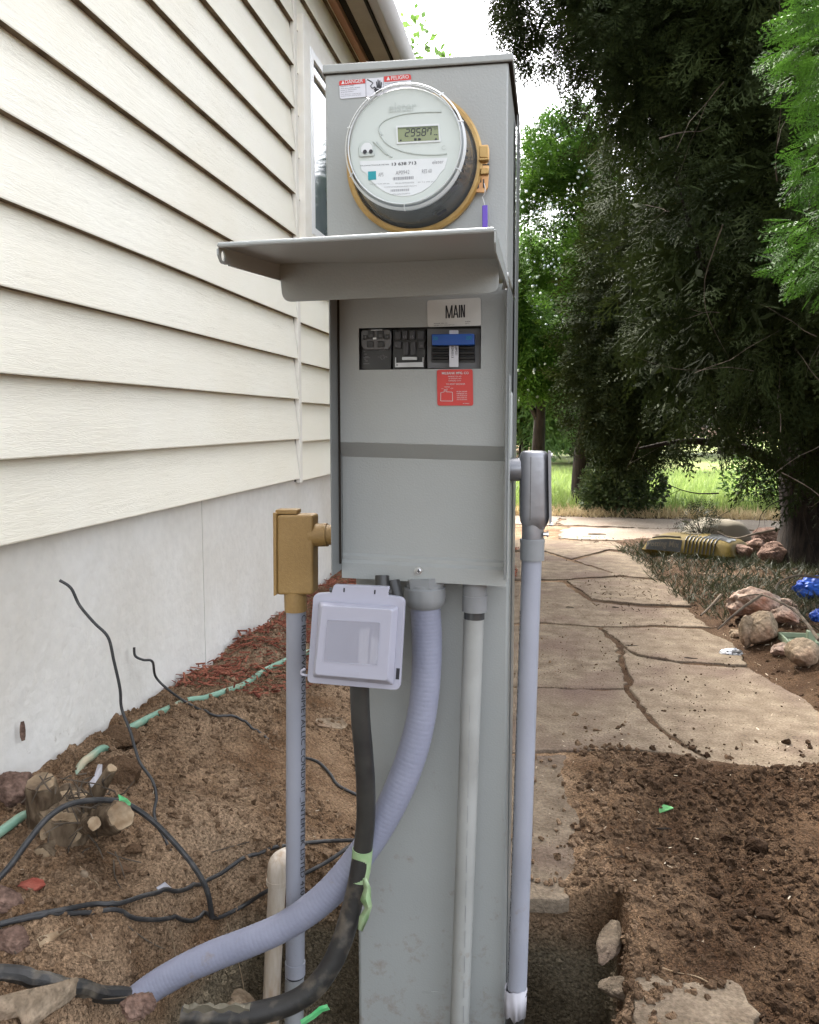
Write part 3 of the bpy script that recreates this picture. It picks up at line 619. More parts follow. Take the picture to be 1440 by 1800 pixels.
for k, (s_, a, b) in enumerate((('PRODUCT OF MO', 788, 811), ('IN KANSAS, MO', 789, 811), ('KANSAS CITY', 789, 811))): text_px(mb, s_, [(a, 660.8+k*3.7), (b, 660.6+k*3.7), (b, 662.8+k*3.7), (a, 663+k*3.7)], Y_)
text_px(mb, 'TO RESET BREAKER', [(784, 674), (818, 673.6), (818, 676.2), (784, 676.6)], Y_)
text_px(mb, 'TRIPPED', [(781, 679.3), (791, 679.2), (791, 681), (781, 681.2)], Y_); text_px(mb, 'ON', [(776, 682.4), (779.6, 682.3), (779.6, 684), (776, 684.2)], Y_); text_px(mb, 'OFF', [(792, 681.8), (797, 681.7), (797, 683.4), (792, 683.6)], Y_)
for k, s_ in enumerate(('PUSH FROM', 'HANDLE TO', 'OFF POSITION', 'AND THEN TO', 'ON POSITION')): text_px(mb, s_, [(803, 687.3+k*3.5), (821, 687.2+k*3.5), (821, 689.3+k*3.5), (803, 689.4+k*3.5)], Y_)
text_px(mb, 'K5065', [(814, 708.4), (825, 708.3), (825, 710), (814, 710.1)], Y_)
for a, b in (((775, 690), (781, 689)), ((781, 689), (781, 685)), ((783.5, 685), (784, 688.6)), ((784, 688.6), (795.4, 689.4)), ((795.4, 689.4), (795.8, 705)), ((795.8, 705), (774.8, 704.8)), ((774.8, 704.8), (775, 690)), ((781, 685), (783.5, 685)), ((786, 683), (785.6, 687))):
    mb.tube(pq([a, b], Y_+.0002), .0004, 5)
mb.build('lettering', 'plate_white', rl)
# breakers behind the opening
def rb(name, px, Y, t, m, par, bevel=.0008, r=0): return MB().prism(rquad(pq(px, Y), r) if r else pq(px, Y), (0, t, 0)).build(name, m, par, bevel=bevel)
rb('breaker_recess', rect(625, 570, 855, 655), YU+.03, .003, 'black_plastic', ped, 0)
b1 = rb('breaker', rect(633, 579, 688, 650), YU+.012, .02, 'black_plastic', ped)
rb('breaker_face', [(637, 580), (684, 579), (688, 585), (687.5, 606), (682, 614), (641, 615), (635, 608), (634, 585)], YU+.006, .006, 'mid_plastic', b1, .001)
mb = MB()
for q in (rect(638, 589, 645, 597), rect(647, 581.5, 657, 595), rect(663, 581, 674, 595), rect(676, 588, 684, 596), rect(645, 600, 656.5, 610), rect(664, 600, 675, 610)): MB().prism(pq(q, YU+.0035), (0, .003, 0)).build('toggle', 'black_plastic', b1, bevel=.0006)
mb = MB(); mb.prism(pq(rect(656, 593.5, 661.5, 596.5), YU+.003), (0, .003, 0)); mb.tube(pq([(652, 580.5), (664, 580), (672, 579.8)], YU+.006), .0006, 6); mb.build('toggle_tie', 'zinc', b1)
mb = MB()
for k, y in enumerate((617, 622, 626.5, 628.5, 631, 634, 639)): lines_px(mb, [rect(639+(k % 3)*1.6, y, 642+(k*37 % 7)*1.5, y+.8)], YU+.0116)
text_px(mb, 'SQUARE', [(666, 615), (678, 615), (678, 617), (666, 617)], YU+.0116); text_px(mb, '15', [(639.5, 591), (643.5, 591), (643.5, 594), (639.5, 594)], YU+.003); text_px(mb, '50', [(650, 588), (655, 588), (655, 592.5), (650, 592.5)], YU+.003); text_px(mb, '50', [(666, 588), (671, 588), (671, 592.5), (666, 592.5)], YU+.003); text_px(mb, '20', [(678.5, 590.5), (682, 590.5), (682, 593.5), (678.5, 593.5)], YU+.003)
for k in range(10):
    a = k/10*6.28; x, y = 672.5+3.2*math.cos(a), 628+4*math.sin(a)
    if k % 5 != 2: lines_px(mb, [rect(x-.6, y-.6, x+.6, y+.6)], YU+.0116)
text_px(mb, 'ON', [(664.5, 626.4), (667.5, 626.4), (667.5, 628.6), (664.5, 628.6)], YU+.0116); text_px(mb, 'OFF', [(677.5, 626.4), (681, 626.4), (681, 628.6), (677.5, 628.6)], YU+.0116)
mb.build('lettering', 'grey_ink', b1)
b2 = rb('breaker', rect(690.5, 579, 748, 650), YU+.014, .02, 'black_plastic', ped)
mb = MB()
for q in (rect(694, 582, 704, 597), rect(707, 581, 716, 597), rect(720, 581, 729, 597), rect(734, 582, 745, 597), rect(693, 600, 705, 612), rect(709, 601, 718, 624), rect(722, 601, 731, 624), rect(736, 600, 746, 612)): MB().prism(pq(q, YU+.009), (0, .006, 0)).build('toggle', 'dark_plastic', b2, bevel=.0007)
mb = MB(); mb.prism(rquad(pq(rect(707, 627.5, 733, 632.5), YU+.002), .001), (0, .004, 0)); mb.prism(pq([(694.5, 638), (744.5, 636.5), (744.5, 645), (694.5, 645.5)], YU+.006), (0, .003, 0)); mb.prism(pq(rect(694.5, 628, 696, 638), YU+.006), (0, .003, 0)); mb.prism(pq(rect(743, 628, 744.5, 638), YU+.006), (0, .003, 0)); mb.build('retaining_bracket', 'galvanised', b2)
mb = MB(); text_px(mb, '15', [(709, 590), (714, 590), (714, 594.5), (709, 594.5)], YU+.0085); text_px(mb, '15', [(722, 590), (727, 590), (727, 594.5), (722, 594.5)], YU+.0085); text_px(mb, '50', [(694, 606), (698, 606), (698, 609.5), (694, 609.5)], YU+.0085); text_px(mb, '50', [(739, 606), (743, 606), (743, 609.5), (739, 609.5)], YU+.0085)
c = P(698, 641.5, YU+.005); mb.latheY(c, [(YU+.006, .0014), (YU+.005, .0014)], 10, caps=True); mb.build('lettering', 'grey_ink', b2)
b3 = rb('main_breaker', rect(751, 577.5, 845, 648), YU+.012, .02, 'mid_plastic', ped)
rb('switch_recess', rect(758, 588, 835, 637), YU+.0105, .003, 'black_plastic', b3)
mb = MB()
for k in range(3):
    a, b = P(760, 611+k*9, YU+.007), P(834, 611+k*9, YU+.007); mb.tube([a, b], .0032, 10)
mb.build('drum', 'black_plastic', b3, smooth=True)
hb = rb('handle', [(759, 587.5), (833, 586.5), (833.5, 606), (759.5, 607)], YU-.012, .016, 'blue_plastic', b3, .0016, r=.0012)
mb = MB(); text_px(mb, '200', [(761.5, 592), (770, 592), (770, 597.6), (761.5, 597.6)], YU-.0125); text_px(mb, '200', [(819, 591), (829, 591), (829, 597), (819, 597)], YU-.0125); mb.build('lettering', 'teal_ink', hb)
st = rb('inspection_tag', rect(790, 580.5, 806, 645), YU-.0008, .0007, 'white_print', b3, 0, r=.0012)
mb = MB(); uvq = [(794, 634), (794, 607.5), (798, 607.5), (798, 634)]
text_px(mb, 'B2R0013', [(797.5, 608), (797.5, 629), (793.5, 629), (793.5, 608)], YU-.0013, .01); text_px(mb, 'LBF021', [(804.5, 608), (804.5, 624), (800.5, 624), (800.5, 608)], YU-.0013, .01)
mb.build('lettering', 'ink', st)
# ================================================================ ELECTRIC METER
YM = 1.150
MC = np.array([-.1968, 0, 1.3105]); YW = YF-.002
met = thing('electric_meter', 'round white electric meter reading 29587 in a brass coloured ring', 'electric meter', (MC[0], YW, MC[2]))
mb = MB(); mb.latheY(MC, [(YW, .090), (YW, .0955), (YW-.004, .097), (YW-.012, .097), (YW-.015, .094), (YW-.015, .089), (YW-.010, .088)], 96); mb.build('locking_ring', 'brass_ring', met, smooth=True)
mb = MB(); mb.latheY(MC, [(YW-.002, .089), (YW-.012, .0855), (YM+.021, .0785), (YM+.020, .0770)], 96); mb.build('meter_base', 'meter_dark', met, smooth=True)
mb = MB(); mb.latheY(MC, [(YM+.022, .0775), (YM+.010, .0770), (YM+.004, .0750), (YM+.001, .0735), (YM, .0720)], 96); mb.build('meter_body', 'meter_grey', met, smooth=True)
mb = MB(); mb.latheY(MC, [(YM+.001, .0745), (YM-.0002, .0735), (YM-.0002, .0)], 96); face = mb.build('face', 'face_white', met, smooth=False)
mb = MB(); mb.latheY(MC, [(YW-.016, .0905), (YW-.03, .0875), (YM+.006, .0805), (YM-.002, .0787), (YM-.0065, .0765), (YM-.0075, .0745)], 96); mb.build('clear_cover', 'meter_cover_clear', met, smooth=True)
mb = MB(); mb.latheY(MC, [(YM-.0070, .0755), (YM-.0086, .0748), (YM-.0070, .0738)], 96); mb.latheY(MC, [(YM+.002, .0812), (YM-.0015, .0802), (YM-.0045, .0782)], 96); mb.build('cover_rim', 'plate_white', met, smooth=True)
mb = MB()
for a in (52, 128, 205, 270, 335, 20, 160):
    a = math.radians(a); d = np.array([math.cos(a), 0, math.sin(a)]); MB().tube([MC+d*.0748+[0, YM-.0076, 0], MC+d*.082+[0, YM+.0005, 0]], .0009, 6).build('cover_tab', 'plate_white', met)
YE = YM-.0008
mb = MB()
ar = []
el = [(672, 237), (666, 229), (668, 220), (676, 212), (690, 206), (708, 201), (730, 198), (752, 196.8), (776, 196.5)]
mb.tube(pq(el, YE), .0009, 6, sub=4)
mb.tube(pq([(666, 229), (672, 243), (684, 255), (705, 265), (735, 271), (765, 272), (786, 270)], YE), .0009, 6, sub=4)
mb.tube(pq([(657, 249), (668, 260), (680, 272)], YE), .0011, 6, sub=3); mb.tube(pq([(662, 250), (684, 273), (690, 275.5)], YE), .0008, 6, sub=3)
text_px(mb, 'elster', [(683, 181), (732, 177), (732, 194), (683, 198)], YE-.0004, .012)
text_px(mb, 'c', [(776, 256), (783, 255), (783, 263), (776, 264)], YE)
mb.build('embossing', 'emboss', face, smooth=True)
ds = plate('display', [(696, 221), (772, 217), (775, 249), (698, 253)], YE-.001, .002, 'plate_white', met, r=.001)
plate('screen', [(699, 224), (770, 220.5), (772, 246), (700, 249.5)], YE-.0013, .0006, 'lcd', ds)
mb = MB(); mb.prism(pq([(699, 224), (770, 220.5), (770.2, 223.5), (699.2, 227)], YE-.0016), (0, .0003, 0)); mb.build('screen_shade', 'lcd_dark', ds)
SEG = {'0': 'abcdef', '1': 'bc', '2': 'abged', '3': 'abgcd', '4': 'fgbc', '5': 'afgcd', '6': 'afgedc', '7': 'fabc', '8': 'abcdefg', '9': 'abcfgd'}
mb = MB()
def digit(ch, x, y, w_, hh_, sl=.12, t=1.7):
    def q(u, v): return (x+u*w_+(1-v)*hh_*sl, y+v*hh_-u*w_*.05)
    S = {'a': ((0, 0), (1, 0)), 'b': ((1, 0), (1, .5)), 'c': ((1, .5), (1, 1)), 'd': ((0, 1), (1, 1)), 'e': ((0, .5), (0, 1)), 'f': ((0, 0), (0, .5)), 'g': ((0, .5), (1, .5))}
    for s_ in SEG[ch]:
        (u0, v0), (u1, v1) = S[s_]; k = .08; a = np.array(q(u0+(u1-u0)*k, v0+(v1-v0)*k)); b = np.array(q(u1-(u1-u0)*k, v1-(v1-v0)*k)); d = b-a; d /= np.linalg.norm(d); n = np.array([-d[1], d[0]])*t/2
        mb.prism(pq([a+n, b+n, b-n, a-n], YE-.0016), (0, .0003, 0))
for k, ch in enumerate('29587'): digit(ch, 712.3+k*9.7, 227.2-k*.45, 6.2, 12.4)
text_px(mb, 'TH', [(762, 224.8), (769, 224.4), (769, 228), (762, 228.4)], YE-.0016)
lines_px(mb, [rect(728, 243, 732.5, 247)], YE-.0016); mb.prism(pq([(735, 242.8), (738.5, 242.6), (740.5, 244.6), (738.7, 246.8), (735, 247)], YE-.0016), (0, .0003, 0))
lines_px(mb, [[(764, 246), (769, 245.8), (766.6, 241.5)], rect(703, 245.5, 706, 248), rect(763, 236, 765, 237.4), rect(766, 236, 769, 237.4)], YE-.0016)
mb.build('digits', 'ink', ds)
# optical port
mb = MB(); mb.prism(rquad(pq([(631, 276), (630, 258), (638, 248), (648, 247), (657, 254), (659, 274)], YE-.0016), .003), (0, .0015, 0)); op = mb.build('optical_port', 'emboss', met, bevel=.0008)
mb = MB(); mb.prism(rquad(pq([(635, 268), (635, 258), (641, 251), (649, 250.5), (654, 256), (655, 267)], YE-.002), .002), (0, .0004, 0)); mb.build('port_lens', 'plate_white', op)
mb = MB()
for q in ((641.5, 266.5), (652, 266)): c = P(*q, YE-.0028); mb.latheY(c, [(c[1]+.0008, .0026), (c[1], .0026)], 20, caps=True)
mb.build('port_hole', 'ink', op)
# name plate
npl = pq([(632, 283.5), (787, 277), (782, 296)] + [(709+76*math.cos(math.radians(a)), 262+83*math.sin(math.radians(a))) for a in (30, 40, 52, 65, 78, 90, 102, 115, 128, 140, 150)]+[(636, 300)], YE-.0002)
nm = MB().prism(npl, (0, .0006, 0)).build('name_plate', 'plate_white', met)
mb = MB(); Yn = YE-.0005
text_px(mb, '13 638 713', [(689, 286), (732, 283.5), (732, 289), (689, 291.5)], Yn, .015); text_px(mb, 'KILOWATTHOUR METER', [(634, 290.5), (684, 288), (684, 290), (634, 292.5)], Yn)
mb.build('number', 'ink', nm)
mb = MB(); text_px(mb, 'elster', [(760, 282), (780, 280.5), (780, 287), (760, 288.5)], Yn); text_px(mb, 'AP0942', [(695.5, 300.5), (720, 298.5), (720, 305.5), (695.5, 307.5)], Yn); text_px(mb, 'RES 60', [(742, 298), (759, 296.5), (759, 303.5), (742, 305)], Yn); text_px(mb, 'APS', [(665, 304), (674, 303.3), (674, 310), (665, 310.7)], Yn)
for k in range(22):
    x = 691+k*1.65; wd = (.5, 1.0, .6, 1.2)[(k*7) % 4]; lines_px(mb, [[(x, 311.5-(x-691)*.06), (x+wd, 311.5-(x-691)*.06), (x+wd, 316.8-(x-691)*.06), (x, 316.8-(x-691)*.06)]], Yn)
for k in range(19):
    x = 687+k*1.75; wd = (.5, 1.0, .6, 1.2)[(k*5) % 4]; lines_px(mb, [[(x, 333-(x-687)*.05), (x+wd, 333-(x-687)*.05), (x+wd, 337-(x-687)*.05), (x, 337-(x-687)*.05)]], Yn)
text_px(mb, 'TYPE R2S CL200 240V 3W', [(650, 323), (685, 321.4), (685, 323.4), (650, 325)], Yn); text_px(mb, '30TA 60Hz WATTHOUR METER', [(695, 321.2), (728, 319.7), (728, 321.9), (695, 323.4)], Yn); text_px(mb, 'Kh 7.2  P/R 24', [(735, 319.4), (762, 318.2), (762, 320.2), (735, 321.4)], Yn); text_px(mb, 'COMMUNICATION ELECTRICITY', [(676, 328), (733, 325.6), (733, 327.6), (676, 330)], Yn); text_px(mb, '07S1APS13638713', [(690, 340.6), (721, 339), (721, 341), (690, 342.6)], Yn)
mb.build('small_print', 'grey_ink', nm)
plate('emblem', [(647, 301.5), (661, 300.6), (661.4, 315.5), (647.4, 316.6)], YE-.0006, .0004, 'teal_ink', nm)
# vents and latch
mb = MB()
for k in range(6):
    a = math.radians(-3-k*6.2); d = np.array([math.cos(a), 0, math.sin(a)]); p = MC+d*.0800; mb.tube([p+[0, YM+.012, 0], p+[0, YM+.019, 0]+d*.0006], .0016, 6)
a = math.radians(-60); d = np.array([math.cos(a), 0, math.sin(a)]); p = MC+d*.086; mb.tube([p+[-.006, YM+.05, -.003], p+[.006, YM+.05, .004]], .0025, 8)
mb.build('vent_slot', 'ink', met)
Yl = YW-.012
lt = plate('ring_latch', [(841, 255), (858, 254), (860, 262), (860, 282), (856, 288), (860, 292), (858, 330), (852, 339), (834, 338), (836, 322), (846, 320), (843, 292)], Yl, .004, 'latch_brass', met, bevel=.0008)
mb = MB(); mb.prism(rquad(pq(rect(843, 256, 858, 277), Yl-.006), .002), (0, .006, 0)); mb.prism(pq([(842, 278), (859, 277), (859, 281), (842, 282)], Yl-.010), (0, .01, 0)); mb.prism(pq([(845, 296), (859, 295), (859, 305), (845, 306)], Yl-.006), (0, .006, 0)); mb.build('latch_tab', 'brass_ring', lt, bevel=.0008)
mb = MB(); lines_px(mb, [[(849, 315), (851.5, 315), (851.5, 330), (849, 331)], [(840, 322), (842.5, 320), (842, 330), (838.5, 332)], rect(842, 288.5, 860, 290.5)], Yl-.0006); mb.build('latch_slot', 'ink', lt)
seal = thing('meter_seal', 'thin purple plastic seal hanging from the brass latch of the meter ring', 'seal', P(850, 335, Yl-.004))
mb = MB(); mb.tube(pq([(851, 322), (853, 333), (851, 343), (848, 346), (850, 352), (852, 360)], Yl-.003), .0005, 6, sub=3); mb.build('wire', 'zinc', seal)
mb = MB(); mb.prism(rquad(pq([(847.5, 361), (857, 360), (857.3, 408), (848, 409)], Yl-.004), .001), (0, .004, 0)); mb.build('strap', 'purple_plastic', seal, bevel=.0008)

# ================================================================ CONDUITS
def pipe_text(mb, s, p0, p1, r, ang, hgt, pad=.0004):    # lettering wrapped on a straight pipe, running from p0 down to p1
    uv, fs = text_raw(s); p0 = np.array(p0); p1 = np.array(p1); d = p1-p0; L_ = np.linalg.norm(d); d = d/L_
    f = np.array([0, -1., 0]); f -= d*(f@d); f /= np.linalg.norm(f); rr = np.cross(f, d); rr = rr if rr[0] > 0 else -rr
    vs = []
    for u, v in uv:
        a = ang+(v-.5)*hgt/r; vs.append(tuple(p0+d*u*L_+(r+pad)*(f*math.cos(a)+rr*math.sin(a))))
    b0 = len(mb.v); mb.v += [tuple(map(float, q)) for q in vs]; mb.f += [tuple(b0+i for i in f_) for f_ in fs]; mb.mi += [0]*len(fs)
# left conduit with ochre fitting
YA = 1.335
cl = thing('electrical_conduit', 'straight grey plastic conduit topped by an ochre elbow box left of the pedestal', 'conduit', P(520, 1795, YA), 'conduits entering the pedestal')
p0, p1 = P(521, 1062, YA), P(519, 1700, YA); r_ = .0163
MB().tube([p0, p1], r_, 32).build('pipe', 'grey_pvc', cl, smooth=True)
mb = MB(); pipe_text(mb, 'C RIGID PVC NONMETALLIC CONDUIT _INTERTEK LISTED 4107144', P(523, 1078, YA), P(521, 1600, YA), r_, .95, .0105); mb.build('lettering', 'ink', cl)
MB().tube([P(519, 1690, YA), P(519, 1712, YA)], r_+.0012, 32).build('pipe_end', 'grey_pvc', cl, smooth=True)
mb = MB(); mb.tube([P(519, 1712, YA), P(519, 1716, YA)], r_-.001, 32); mb.build('cut_gap', 'ink', cl)
MB().tube([P(518, 1716, YA), P(517, 1800, YA), P(516, 1960, YA)], r_+.0002, 32).build('lower_pipe', 'fitting_grey', cl, smooth=True)
def conduit_body(par, px, Y, dep, m, lidside, cov=None, r=.006):
    o = MB().prism(rquad(pq(px, Y-dep/2), r), (0, dep, 0)).build('conduit_body', m, par, bevel=.0095 if m == 'cast_aluminium' else .005, seg=5); return o
cb = conduit_body(cl, [(486, 906), (550, 905), (550, 1046), (486, 1046)], YA, .036, 'ochre_plastic', -1)
MB().prism(rquad(pq([(480, 901), (485.5, 902), (486, 1046), (481, 1048)], YA-.021), .0015), (0, .042, 0)).build('lid', 'ochre_plastic', cb, bevel=.0015)
mb = MB(); mb.prism(rquad(pq(rect(484, 896, 522, 904), YA-.012), .002), (0, .024, 0)); mb.build('lid_tab', 'ochre_plastic', cb, bevel=.001)
MB().tube([P(519, 1040, YA), P(520, 1074, YA)], .0185, 32).build('socket', 'ochre_plastic', cb, smooth=True)
MB().tube([P(546, 941, YA), P(576, 940, YA)], .0190, 32).tube([P(569, 940, YA), P(600, 940, YA)], .0165, 32).build('hub', 'ochre_plastic', cb, smooth=True)
# right conduit with aluminium fitting
YR = 1.375
cr = thing('electrical_conduit', 'grey plastic conduit hanging from a cast aluminium elbow box right of the pedestal', 'conduit', P(908, 1790, YR), 'conduits entering the pedestal')
q0, q1 = P(935, 980, YR), P(909, 1742, YR-.03)
MB().tube([q0, q1], .0160, 32).build('pipe', 'grey_pvc', cr, smooth=True)
mb = MB(); pipe_text(mb, 'RIGID PVC CONDUIT ABOVE AND UNDERGROUND USE SCHEDULE 40 MAXIMUM 90C WIRE LISTED 41071', q0+(q1-q0)*.12, q0+(q1-q0)*.97, .0160, -1.30, .0075); mb.build('lettering', 'ink', cr)
mb = MB(); rg = []
for y, f in ((792.5, .55), (793.5, .80), (797, .94), (804, 1), (860, 1.01), (905, 1.03), (916, .97), (923, .84), (929, .70)):
    c = P(939.5 if y > 900 else 939, y, YR); rg.append([c+np.array([.0232*f*np.sign(math.cos(a))*abs(math.cos(a))**.62, .0200*f*np.sign(math.sin(a))*abs(math.sin(a))**.8, 0]) for a in np.linspace(0, 2*math.pi, 40, endpoint=False)])
mb.loft(rg, True, True); cb = mb.build('conduit_body', 'cast_aluminium', cr, smooth=True, angle=50)
MB().box((float(P(934, 800, YR)[0])-.0004, YR-.0212, float(P(934, 912, YR)[2])), (float(P(934, 800, YR)[0])+.0004, YR-.015, float(P(934, 802, YR)[2]))).build('mould_line', 'meter_dark', cb)
MB().prism(rquad(pq([(963.5, 793), (969, 795), (970, 918), (965.5, 922)], YR-.021), .001), (0, .042, 0)).build('lid', 'cast_aluminium', cb, bevel=.0012)
MB().tube([P(937, 920, YR), P(936.5, 948, YR)], .0175, 32).build('socket', 'cast_aluminium', cb, smooth=True)
MB().tube([P(917, 825, YR), P(892, 826, YR), P(880, 826, YR)], .0185, 32).build('hub', 'cast_aluminium', cb, smooth=True)
mb = MB(); mb.tube([P(955, 939, YR-.008), P(964, 939, YR-.008)], .0032, 8); mb.tube([P(961, 939, YR-.008), P(964.5, 939, YR-.008)], .005, 8); mb.tube([P(966, 921, YR-.012), P(971.5, 922, YR-.012)], .0035, 8); mb.tube([P(966, 800, YR-.012), P(971, 800, YR-.012)], .003, 8); mb.build('screw', 'zinc', cb, smooth=True)
mb = MB(); mb.tube([P(936, 947, YR), P(935.5, 984, YR)], .0193, 32); mb.tube([P(936, 947, YR), P(936, 953, YR)], .0200, 32); mb.build('adapter', 'fitting_grey', cr, smooth=True)
MB().tube([P(909, 1738, YR-.03), P(909, 1746, YR-.03)], .0168, 32).build('cut_gap', 'ink', cr, smooth=True)
mb = MB(); n = 32; c0_, c1_ = P(907, 1736, YR-.03), P(905, 1782, YR-.03); rg = []
for j, (c, jag) in enumerate(((c0_, .004), (c1_, .006))):
    rg.append([c+np.array([.0188*math.cos(2*math.pi*k/n), .0188*math.sin(2*math.pi*k/n), jag*float(fbm(k*.5, j*9., 5, 2))]) for k in range(n)])
mb.loft(rg, True, False); o = mb.build('torn_sleeve', 'paper', cr, smooth=True); sm = o.modifiers.new('t', 'SOLIDIFY'); sm.thickness = .0015
MB().tube([P(908, 1744, YR-.03), P(905, 1800, YR-.03), P(903, 1980, YR-.03)], .0155, 24).build('lower_pipe', 'black_conduit', cr, smooth=True)
# centre pale conduit
YC = 1.325
cc = thing('electrical_conduit', 'pale straight conduit coming down in front of the post, right of the thick bent one', 'conduit', P(808, 1795, YC), 'conduits entering the pedestal')
MB().tube([P(833, 1086, YC), P(822, 1400, YC), P(808, 1800, YC), P(802, 1990, YC)], .0160, 32).build('pipe', 'pale_pvc', cc, smooth=True)
mb = MB(); mb.tube([P(835, 1012, YC), P(834.5, 1046, YC)], .0190, 32); mb.tube([P(834.5, 1046, YC), P(834, 1074, YC)], .0200, 32); mb.build('adapter', 'fitting_grey', cc, smooth=True)
mb = MB(); mb.tube([P(834, 1074, YC), P(833.5, 1087, YC)], .0165, 32); mb.build('glue_band', 'meter_dark', cc, smooth=True)
mb = MB(); uvs = []
for k in range(14):
    a = P(826-k*.9, 1240+k*44, YC-.0159); b = P(825.4-k*.9, 1240+k*44+30, YC-.0159); mb.tube([a, b], .0004, 5)
mb.build('print_line', 'grey_ink', cc)
# thick flexible conduit
fx = thing('flexible_conduit', 'thick lavender grey flexible conduit bending down and away to the left', 'conduit', P(240, 1745, 1.25), 'conduits entering the pedestal')
path = [(747, 1058, 1.315), (750, 1110, 1.315), (750, 1170, 1.31), (744, 1240, 1.305), (729, 1310, 1.30), (705, 1378, 1.295), (675, 1440, 1.29), (640, 1495, 1.285), (600, 1548, 1.28), (556, 1590, 1.275), (500, 1628, 1.27), (440, 1655, 1.265), (375, 1680, 1.26), (315, 1708, 1.25), (262, 1740, 1.235), (225, 1772, 1.22)]
tb = MB(); tb.tube([P(*q) for q in path], [.0237+.0006*math.sin(i*1.7) for i in range(len(path))], 40, sub=26)
nr_ = len(tb.v)//40; pv = np.array(tb.v).reshape(nr_, 40, 3); cn = pv.mean(1, keepdims=True); fa = (1+.012*np.where(np.arange(nr_) % 3 == 0, 1, -.3))[:, None, None]; tb.v = [tuple(q) for q in (cn+(pv-cn)*fa).reshape(-1, 3)]
tb.build('hose', 'flex_conduit', fx, smooth=True, angle=60)
mb = MB()
mb.tube([P(746, 1014, 1.315), P(747, 1030, 1.315)], .0315, 6); mb.tube([P(747, 1026, 1.315), P(747, 1034, 1.315)], .0290, 36); mb.build('locknut', 'fitting_grey', fx, smooth=True)
mb = MB(); n = 48; rings = []
for y, rr in ((1031, .0300), (1033, .0322), (1050, .0322), (1060, .0312), (1067, .0262)):
    c = P(747, y, 1.315); rings.append([c+np.array([(rr+(.0010 if (k % 6 < 4 and y < 1055) else 0))*math.cos(2*math.pi*k/n), (rr+(.0010 if (k % 6 < 4 and y < 1055) else 0))*math.sin(2*math.pi*k/n), 0]) for k in range(n)])
mb.loft(rings, True, True); mb.build('compression_nut', 'fitting_grey', fx, smooth=True)
# covered outlet box on the black conduit
YO = 1.215
bx = thing('outlet_box', 'weatherproof box with a lavender grey hinged cover hanging under the pedestal', 'outlet box', P(625, 1120, YO+.02))
mb = MB(); mb.prism(rquad(pq([(556, 1062), (703, 1062), (697, 1208), (548, 1198)], YO+.012), .006), (0, .045, 0)); mb.build('box_body', 'dark_plastic', bx, bevel=.002)
out_ = pq([(551, 1044), (583, 1042), (587, 1028), (684, 1032), (683, 1047), (712, 1052), (703, 1214), (540, 1200)], YO)
cv = MB().prism(rquad(out_, [.009, .001, .003, .002, .001, .009, .010, .008]), (0, .010, 0)).build('cover', 'cover_plastic', bx, bevel=.0016, seg=3)
o4 = [(561, 1057), (701, 1066), (692, 1204), (550, 1190)]; i4 = [(566, 1064), (690, 1071), (681, 1197), (553, 1186)]
ra = [np.array(p) for p in rquad(pq(o4, YO-.0002), .004, 4)]; rb_ = [np.array(p) for p in rquad(pq(i4, YO-.020), .006, 4)]
mb = MB(); mb.loft([ra, [a*.85+b*.15+np.array([0, -.002, 0]) for a, b in zip(ra, rb_)], [a*.1+b*.9 for a, b in zip(ra, rb_)], rb_], True, True); mb.build('raised_panel', 'cover_plastic', cv, smooth=True, bevel=.0012)
YI = YO-.0205
mb = MB(); w4 = pq([(575, 1089), (669, 1094), (663, 1170), (568, 1163)], YI); mb.prism(rquad(w4, .003), (0, .0004, 0)); mb.build('clear_window', 'cover_window', cv)
mb = MB(); ww = rquad(w4, .003); mb.tube(ww+[ww[0]], .0005, 6); mb.prism(pq([(594, 1177), (633, 1180), (632, 1186), (593, 1183)], YI), (0, .0004, 0)); mb.build('embossing', 'cover_plastic', cv)
mb = MB(); mb.prism(pq([(632, 1105), (650, 1106), (646, 1168), (630, 1167)], YI+.0001), (0, .0005, 0)); mb.prism(pq([(652, 1120), (666, 1121), (663, 1167), (650, 1166)], YI+.0001), (0, .0005, 0)); mb.build('window_sticker', 'white_print', cv)
mb = MB(); mb.tube(pq([(537, 1176), (530.5, 1179), (530.5, 1185), (537, 1187), (541, 1187)], YO+.003), .0018, 10, sub=3); mb.build('padlock_loop', 'cover_plastic', cv, smooth=True)
mb = MB(); lines_px(mb, [[(604, 1033.5), (606.5, 1033.6), (606, 1041), (603.5, 1041)], [(658, 1037), (660.5, 1037), (660, 1044.5), (657.5, 1044.4)], [(697, 1174.5), (703, 1175), (701.5, 1194.5), (695.5, 1194)]], YO-.0004); mb.build('cover_slot', 'ink', cv)
mb = MB(); mb.tube([P(681, 1040, YO+.004), P(688, 1041, YO+.004)], .004, 12); mb.tube([P(580, 1037, YO+.004), P(586, 1037, YO+.004)], .0035, 12); mb.build('hinge_pin', 'meter_dark', cv, smooth=True)
mb = MB(); mb.tube([P(690, 1022, YO+.06), P(697, 1055, YO+.05)], .012, 16); mb.tube([P(672, 1012, YO+.05), P(672, 1055, YO+.04)], .011, 16); mb.build('nipple', 'black_conduit', bx, smooth=True)
ep = [(632, 1195, 1.25), (634, 1260, 1.25), (639, 1320, 1.25), (643, 1380, 1.25), (643, 1440, 1.25), (637, 1500, 1.25), (628, 1555, 1.245), (616, 1605, 1.24), (601, 1655, 1.23), (580, 1700, 1.22), (550, 1738, 1.21), (510, 1764, 1.20), (455, 1780, 1.19), (395, 1788, 1.18), (320, 1785, 1.17)]
bc = thing('black_conduit', 'black plastic conduit dropping from the grey box and curving left along the bottom', 'conduit', P(320, 1780, 1.17), 'conduits entering the pedestal')
MB().tube([P(*q) for q in ep[:6]], .0150, 28, sub=8).build('pipe', 'black_conduit', bc, smooth=True)
